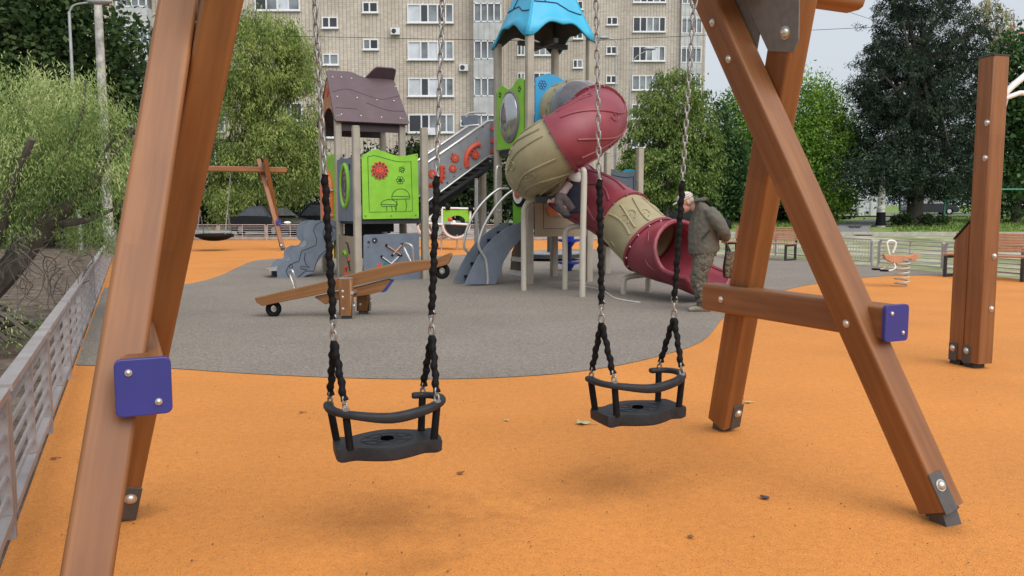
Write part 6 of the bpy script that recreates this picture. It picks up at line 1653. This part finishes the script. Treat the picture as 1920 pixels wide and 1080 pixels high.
# trunk and limbs under the clothes
b.ell([(P(.06, 0, .78), (0.13, 0, 0), (0, 0.16, 0)), (P(.06, 0, 1.0), (0.14, 0, 0), (0, 0.17, 0)), (P(.07, 0, 1.2), (0.13, 0, 0), (0, 0.17, 0)), (P(.03, 0, 1.32), (0.09, 0, 0), (0, 0.12, 0))], 14)
for sy in (-1, 1):
    limbm(b, [P(.07, sy * .18, 1.27), P(.20, sy * .235, 1.10), P(.28, sy * .20, 1.0), P(.325, sy * .06, .945)], [0.05, 0.045, 0.04, 0.028])
    hc = P(0.335, sy * 0.035, 0.925)
    b.sph(hc, (0.028, 0.045, 0.042), 12, 8)
    for k in range(4):       # four fingers, curled down and inward
        a = hc + V((0.012 - 0.013 * k + 0.012, -sy * 0.028, -0.025 + 0.004 * k)); l = (0.032, 0.036, 0.034, 0.027)[k]
        limbm(b, [a, a + V((0.004, -sy * 0.012, -l * 0.7)), a + V((-0.004, -sy * 0.02, -l * 1.15))], [0.0095, 0.009, 0.0075], 8)
    limbm(b, [hc + V((-0.02, sy * 0.01, 0.0)), hc + V((-0.035, -sy * 0.005, -0.02)), hc + V((-0.03, -sy * 0.02, -0.045))], [0.011, 0.010, 0.008], 8)
    x0 = 0.05 if sy < 0 else 0.09
    limbm(b, [P(.06, sy * .085, .80), P(-.02 + (0.06 if sy > 0 else 0), sy * .095, .46), P(x0, sy * .095, .09)], [0.09, 0.06, 0.042])
remesh(build('body', b, SKIN, man, True), 0.007, 2)
EYE_M = M_('eye_dark', (0.02, 0.015, 0.012), 0.2); b = MB()
for sy in (-1, 1): b.sph(HP(0.083, sy * 0.032, 0.022), 0.009, 8, 6)
build('eye', b, EYE_M, man, True)
GHAIR = M_('grey_hair', (0.35, 0.33, 0.31), 0.9); b = MB(); b.sph(HP(-0.045, 0, -0.005), (0.078, 0.08, 0.07), 14, 10, (fwd, sid, upv)); build('hair', b, GHAIR, man, True)
CAPM = M_('striped_cap', (0.56, 0.52, 0.46), 0.85, 0, 0.15, 30); 
b = MB(); b.sph(HP(-0.012, 0, 0.045), (0.112, 0.09, 0.088), 20, 9, (fwd, sid, upv), 0.0); b.mat(1)
for z_, k_ in ((0.02, 0.985), (0.045, 0.87)): b.tube([HP(-0.012 + 0.113 * k_ * math.cos(a * math.pi / 16), 0.091 * k_ * math.sin(a * math.pi / 16), 0.045 + z_) for a in range(32)], 0.005, 5, closed=True)
b.mat(0)
br = [HP(0.085 + 0.09 * math.sin(math.pi * i / 12) - 0.01, -0.08 + 0.16 * i / 12, 0.05 - 0.012 * math.sin(math.pi * i / 12)) for i in range(13)] + [HP(0.085 * math.cos(a) * 1.0, 0.08 * math.sin(a), 0.052) for a in (1.2, 0.6, 0, -0.6, -1.2)]
b.prism(br, 0.008, upv); build('cap', b, [CAPM, M_('cap_stripe', (0.30, 0.27, 0.24), 0.9)], man, True, auto=40)
JACK = cloth('grey_green_jacket', (0.125, 0.118, 0.098), 0.05); b = MB()
b.ell([(P(.062, 0, .755), (0.185, 0, 0.02), (0, 0.215, 0)), (P(.062, 0, .80), (0.195, 0, 0.01), (0, 0.225, 0)), (P(.055, 0, .95), (0.195, 0, 0), (0, 0.225, 0)), (P(.06, 0, 1.08), (0.195, 0, -0.02), (0, 0.228, 0)), (P(.082, 0, 1.2), (0.185, 0, -0.04), (0, 0.23, 0)), (P(.075, 0, 1.3), (0.155, 0, -0.05), (0, 0.215, 0)), (P(.035, 0, 1.375), (0.115, 0, -0.05), (0, 0.15, 0)), (P(-.01, 0, 1.415), (0.085, 0, -0.04), (0, 0.095, 0)), (P(-.03, 0, 1.455), (0.082, 0, -0.035), (0, 0.088, 0))], 24)
for sy in (-1, 1): limbm(b, [P(.075, sy * .165, 1.29), P(.15, sy * .245, 1.19), P(.235, sy * .262, 1.06), P(.295, sy * .175, .985), P(.325, sy * .075, .955)], [0.088, 0.092, 0.078, 0.066, 0.052])
for i in range(3): pass
remesh(build('jacket', b, JACK, man, True), 0.012, 3, 0.024, 0.06)
b = MB(); limbm(b, [P(-.10, -.10, 1.42), P(.02, -.115, 1.44), P(.05, 0, 1.45), P(.02, .115, 1.44), P(-.10, .10, 1.42)], [0.02, 0.024, 0.028, 0.024, 0.02]); build('collar', b, cloth('dark_collar', (0.10, 0.095, 0.085)), man, True)
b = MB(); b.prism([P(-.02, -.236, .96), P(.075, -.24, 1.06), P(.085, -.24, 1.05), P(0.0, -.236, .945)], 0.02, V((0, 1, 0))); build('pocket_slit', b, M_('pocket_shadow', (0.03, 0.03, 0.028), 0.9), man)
TR_ = camo(); b = MB()
b.ell([(P(.065, 0, .72), (0.16, 0, 0), (0, 0.185, 0)), (P(.062, 0, .86), (0.165, 0, 0), (0, 0.19, 0))], 20)
for sy in (-1, 1):
    kx = -0.03 if sy < 0 else 0.05; ax_ = 0.045 if sy < 0 else 0.095
    limbm(b, [P(.065, sy * .085, .79), P(.03 if sy < 0 else .06, sy * .10, .62), P(kx, sy * .10, .45), P(kx * .4 + ax_ * .6, sy * .10, .24), P(ax_, sy * .098, .085)], [0.122, 0.118, 0.096, 0.088, 0.078])
remesh(build('trousers', b, TR_, man, True), 0.012, 2, 0.035, 0.045)
SHO = M_('tan_shoe', (0.26, 0.225, 0.17), 0.8, 0, 0.25, 14); 
for sy in (-1, 1):
    ax_ = 0.045 if sy < 0 else 0.115; y = sy * .10
    b = MB()
    b.ell([(P(ax_ + .085, y, .045), (0, 0.028, 0), (0, 0, .04)), (P(ax_ + .055, y, .055), (0, 0.04, 0), (0, 0, .052)), (P(ax_, y, .06), (0, 0.043, 0), (0, 0, .058)), (P(ax_ - .07, y, .045), (0, 0.048, 0), (0, 0, .043)), (P(ax_ - .14, y, .036), (0, 0.05, 0), (0, 0, .032)), (P(ax_ - .185, y, .03), (0, 0.03, 0), (0, 0, .022))], 14)
    b.mat(1); b.prism([P(ax_ + .09, y - .036, .004), P(ax_ + .09, y + .036, .004), P(ax_ - .10, y + .05, .004), P(ax_ - .18, y + .03, .004), P(ax_ - .18, y - .03, .004), P(ax_ - .10, y - .05, .004)], 0.022, EZ, False)
    build('shoe', b, [SHO, M_('shoe_sole', (0.09, 0.08, 0.065), 0.9)], man, True, auto=40)
BAGM = patch_mat('patterned_bag', [(0.4, (0.03, 0.02, 0.015)), (0.5, (0.09, 0.06, 0.035)), (0.6, (0.17, 0.12, 0.06))], 28, 0.8, 0.3)
bg_ = thing('tote_bag', 'dark brown patterned tote bag hanging from the man\'s hands', 'bag', P(.415, -.02, .44))
b = MB(); Pb = lambda x, y, z: P(.415 + x, -.02 + y, z)
b.loft([[Pb(sx * w_, sy * d_, z) for sx, sy in ((-1, -1), (-.3, -1.3), (.3, -1.25), (1, -1), (1.08, 0), (1, 1), (.2, 1.3), (-.4, 1.2), (-1, 1), (-1.1, 0))] for w_, d_, z in ((0.075, 0.035, .43), (0.09, 0.055, .45), (0.092, 0.06, .58), (0.08, 0.045, .70), (0.065, 0.022, .775))]); build('bag_body', b, BAGM, bg_, True, bevel=0.0)
b = MB()
for y in (-0.02, 0.02): b.tube(catmull([Pb(-.045, y, .765), Pb(-.055, y * .7, .84), Pb(-.07, 0, .905), Pb(-.045, y * .7, .84), Pb(-.01, y, .765)], 5), 0.009, 6)
build('bag_handle', b, DARK, bg_, True)
sb_ = thing('sling_bag', 'small black shoulder bag hanging at the man\'s back', 'bag', P(.33, 0.10, 1.0))
b = MB(); b.sph(P(.345, 0.07, 1.075), (0.07, 0.12, 0.115), 14, 10, frame(V((0.5, 0, 1)))); build('bag_body', b, BLACK, sb_, True)
b = MB(); b.tube(catmull([P(.33, .08, 1.17), P(.24, .06, 1.28), P(.14, .03, 1.36), P(.03, -.09, 1.435)], 5), 0.012, 6, sq=(1.6, 0.6)); build('strap', b, BLACK, sb_, True)

# child climbing by the spiral slide
Yk = 12.62
K = lambda u, v, dy=0.0: at(u, v, Yk + dy)
kid = thing('person', 'small child in a white hood, dark vest and pinkish sleeves climbing at the slide support', 'person', K(1062, 430))
b = MB(); b.sph(K(1075, 334), 0.085, 14, 10); b.tube([K(1074, 340), K(1071, 352)], 0.045, 10)
limbm(b, [K(1071, 350), K(1071, 372), K(1073, 396)], [0.09, 0.10, 0.10])
limbm(b, [K(1066, 350, -.08), K(1054, 366, -.12), K(1040, 376, -.1), K(1032, 378, -.05)], [0.04, 0.034, 0.03, 0.022])
h = K(1030, 378, -0.05)
for k in range(4): limbm(b, [h + V((0, 0, 0.016 - 0.011 * k)), h + V((-0.022, 0.01, 0.014 - 0.012 * k)), h + V((-0.03, 0.026, 0.006 - 0.012 * k))], [0.007, 0.0065, 0.0055], 8)
limbm(b, [h + V((0.01, 0, 0.02)), h + V((-0.004, 0.0, 0.036)), h + V((-0.016, 0.012, 0.036))], [0.008, 0.007, 0.006], 8)
limbm(b, [K(1068, 394, -.06), K(1050, 384, -.14), K(1050, 398, -.14), K(1062, 408, -.1)], [0.06, 0.052, 0.045, 0.035])
b.sph(K(1066, 333, -0.01), 0.018, 8, 6)
remesh(build('body', b, SKIN, kid, True), 0.007, 2)
b = MB(); b.sph(K(1078, 329), (0.11, 0.115, 0.135), 16, 12); build('hood', b, WHITE, kid, True)
b = MB(); limbm(b, [K(1077, 340), K(1074, 356), K(1073, 378), K(1074, 400)], [0.08, 0.125, 0.13, 0.12]); remesh(build('vest', b, cloth('navy_vest', (0.022, 0.022, 0.035)), kid, True), 0.012, 2, 0.02, 0.08)
PNK = cloth('pink_grey_cloth', (0.36, 0.27, 0.27))
b = MB(); limbm(b, [K(1068, 344, -.08), K(1055, 362, -.13), K(1044, 374, -.12), K(1036, 377, -.07)], [0.062, 0.058, 0.048, 0.042]); remesh(build('sleeve', b, PNK, kid, True), 0.01, 2, 0.015, 0.06)
b = MB(); limbm(b, [K(1072, 392, -.07), K(1052, 368, -.17), K(1047, 378, -.18), K(1053, 392, -.16), K(1062, 400, -.1)], [0.075, 0.066, 0.06, 0.055, 0.05]); remesh(build('trousers', b, cloth('brown_grey_trousers', (0.10, 0.08, 0.08)), kid, True), 0.01, 2, 0.02, 0.06)
b = MB(); b.ell([(K(1068, 404, -.1), (0, .05, 0), (0, 0, .05)), (K(1058, 402, -.14), (0, .05, 0), (0, 0, .055)), (K(1046, 394, -.15), (0, .045, 0), (0, 0, .045)), (K(1039, 388, -.15), (0, .03, 0), (0, 0, .03))], 12); build('shoe', b, DARK, kid, True)
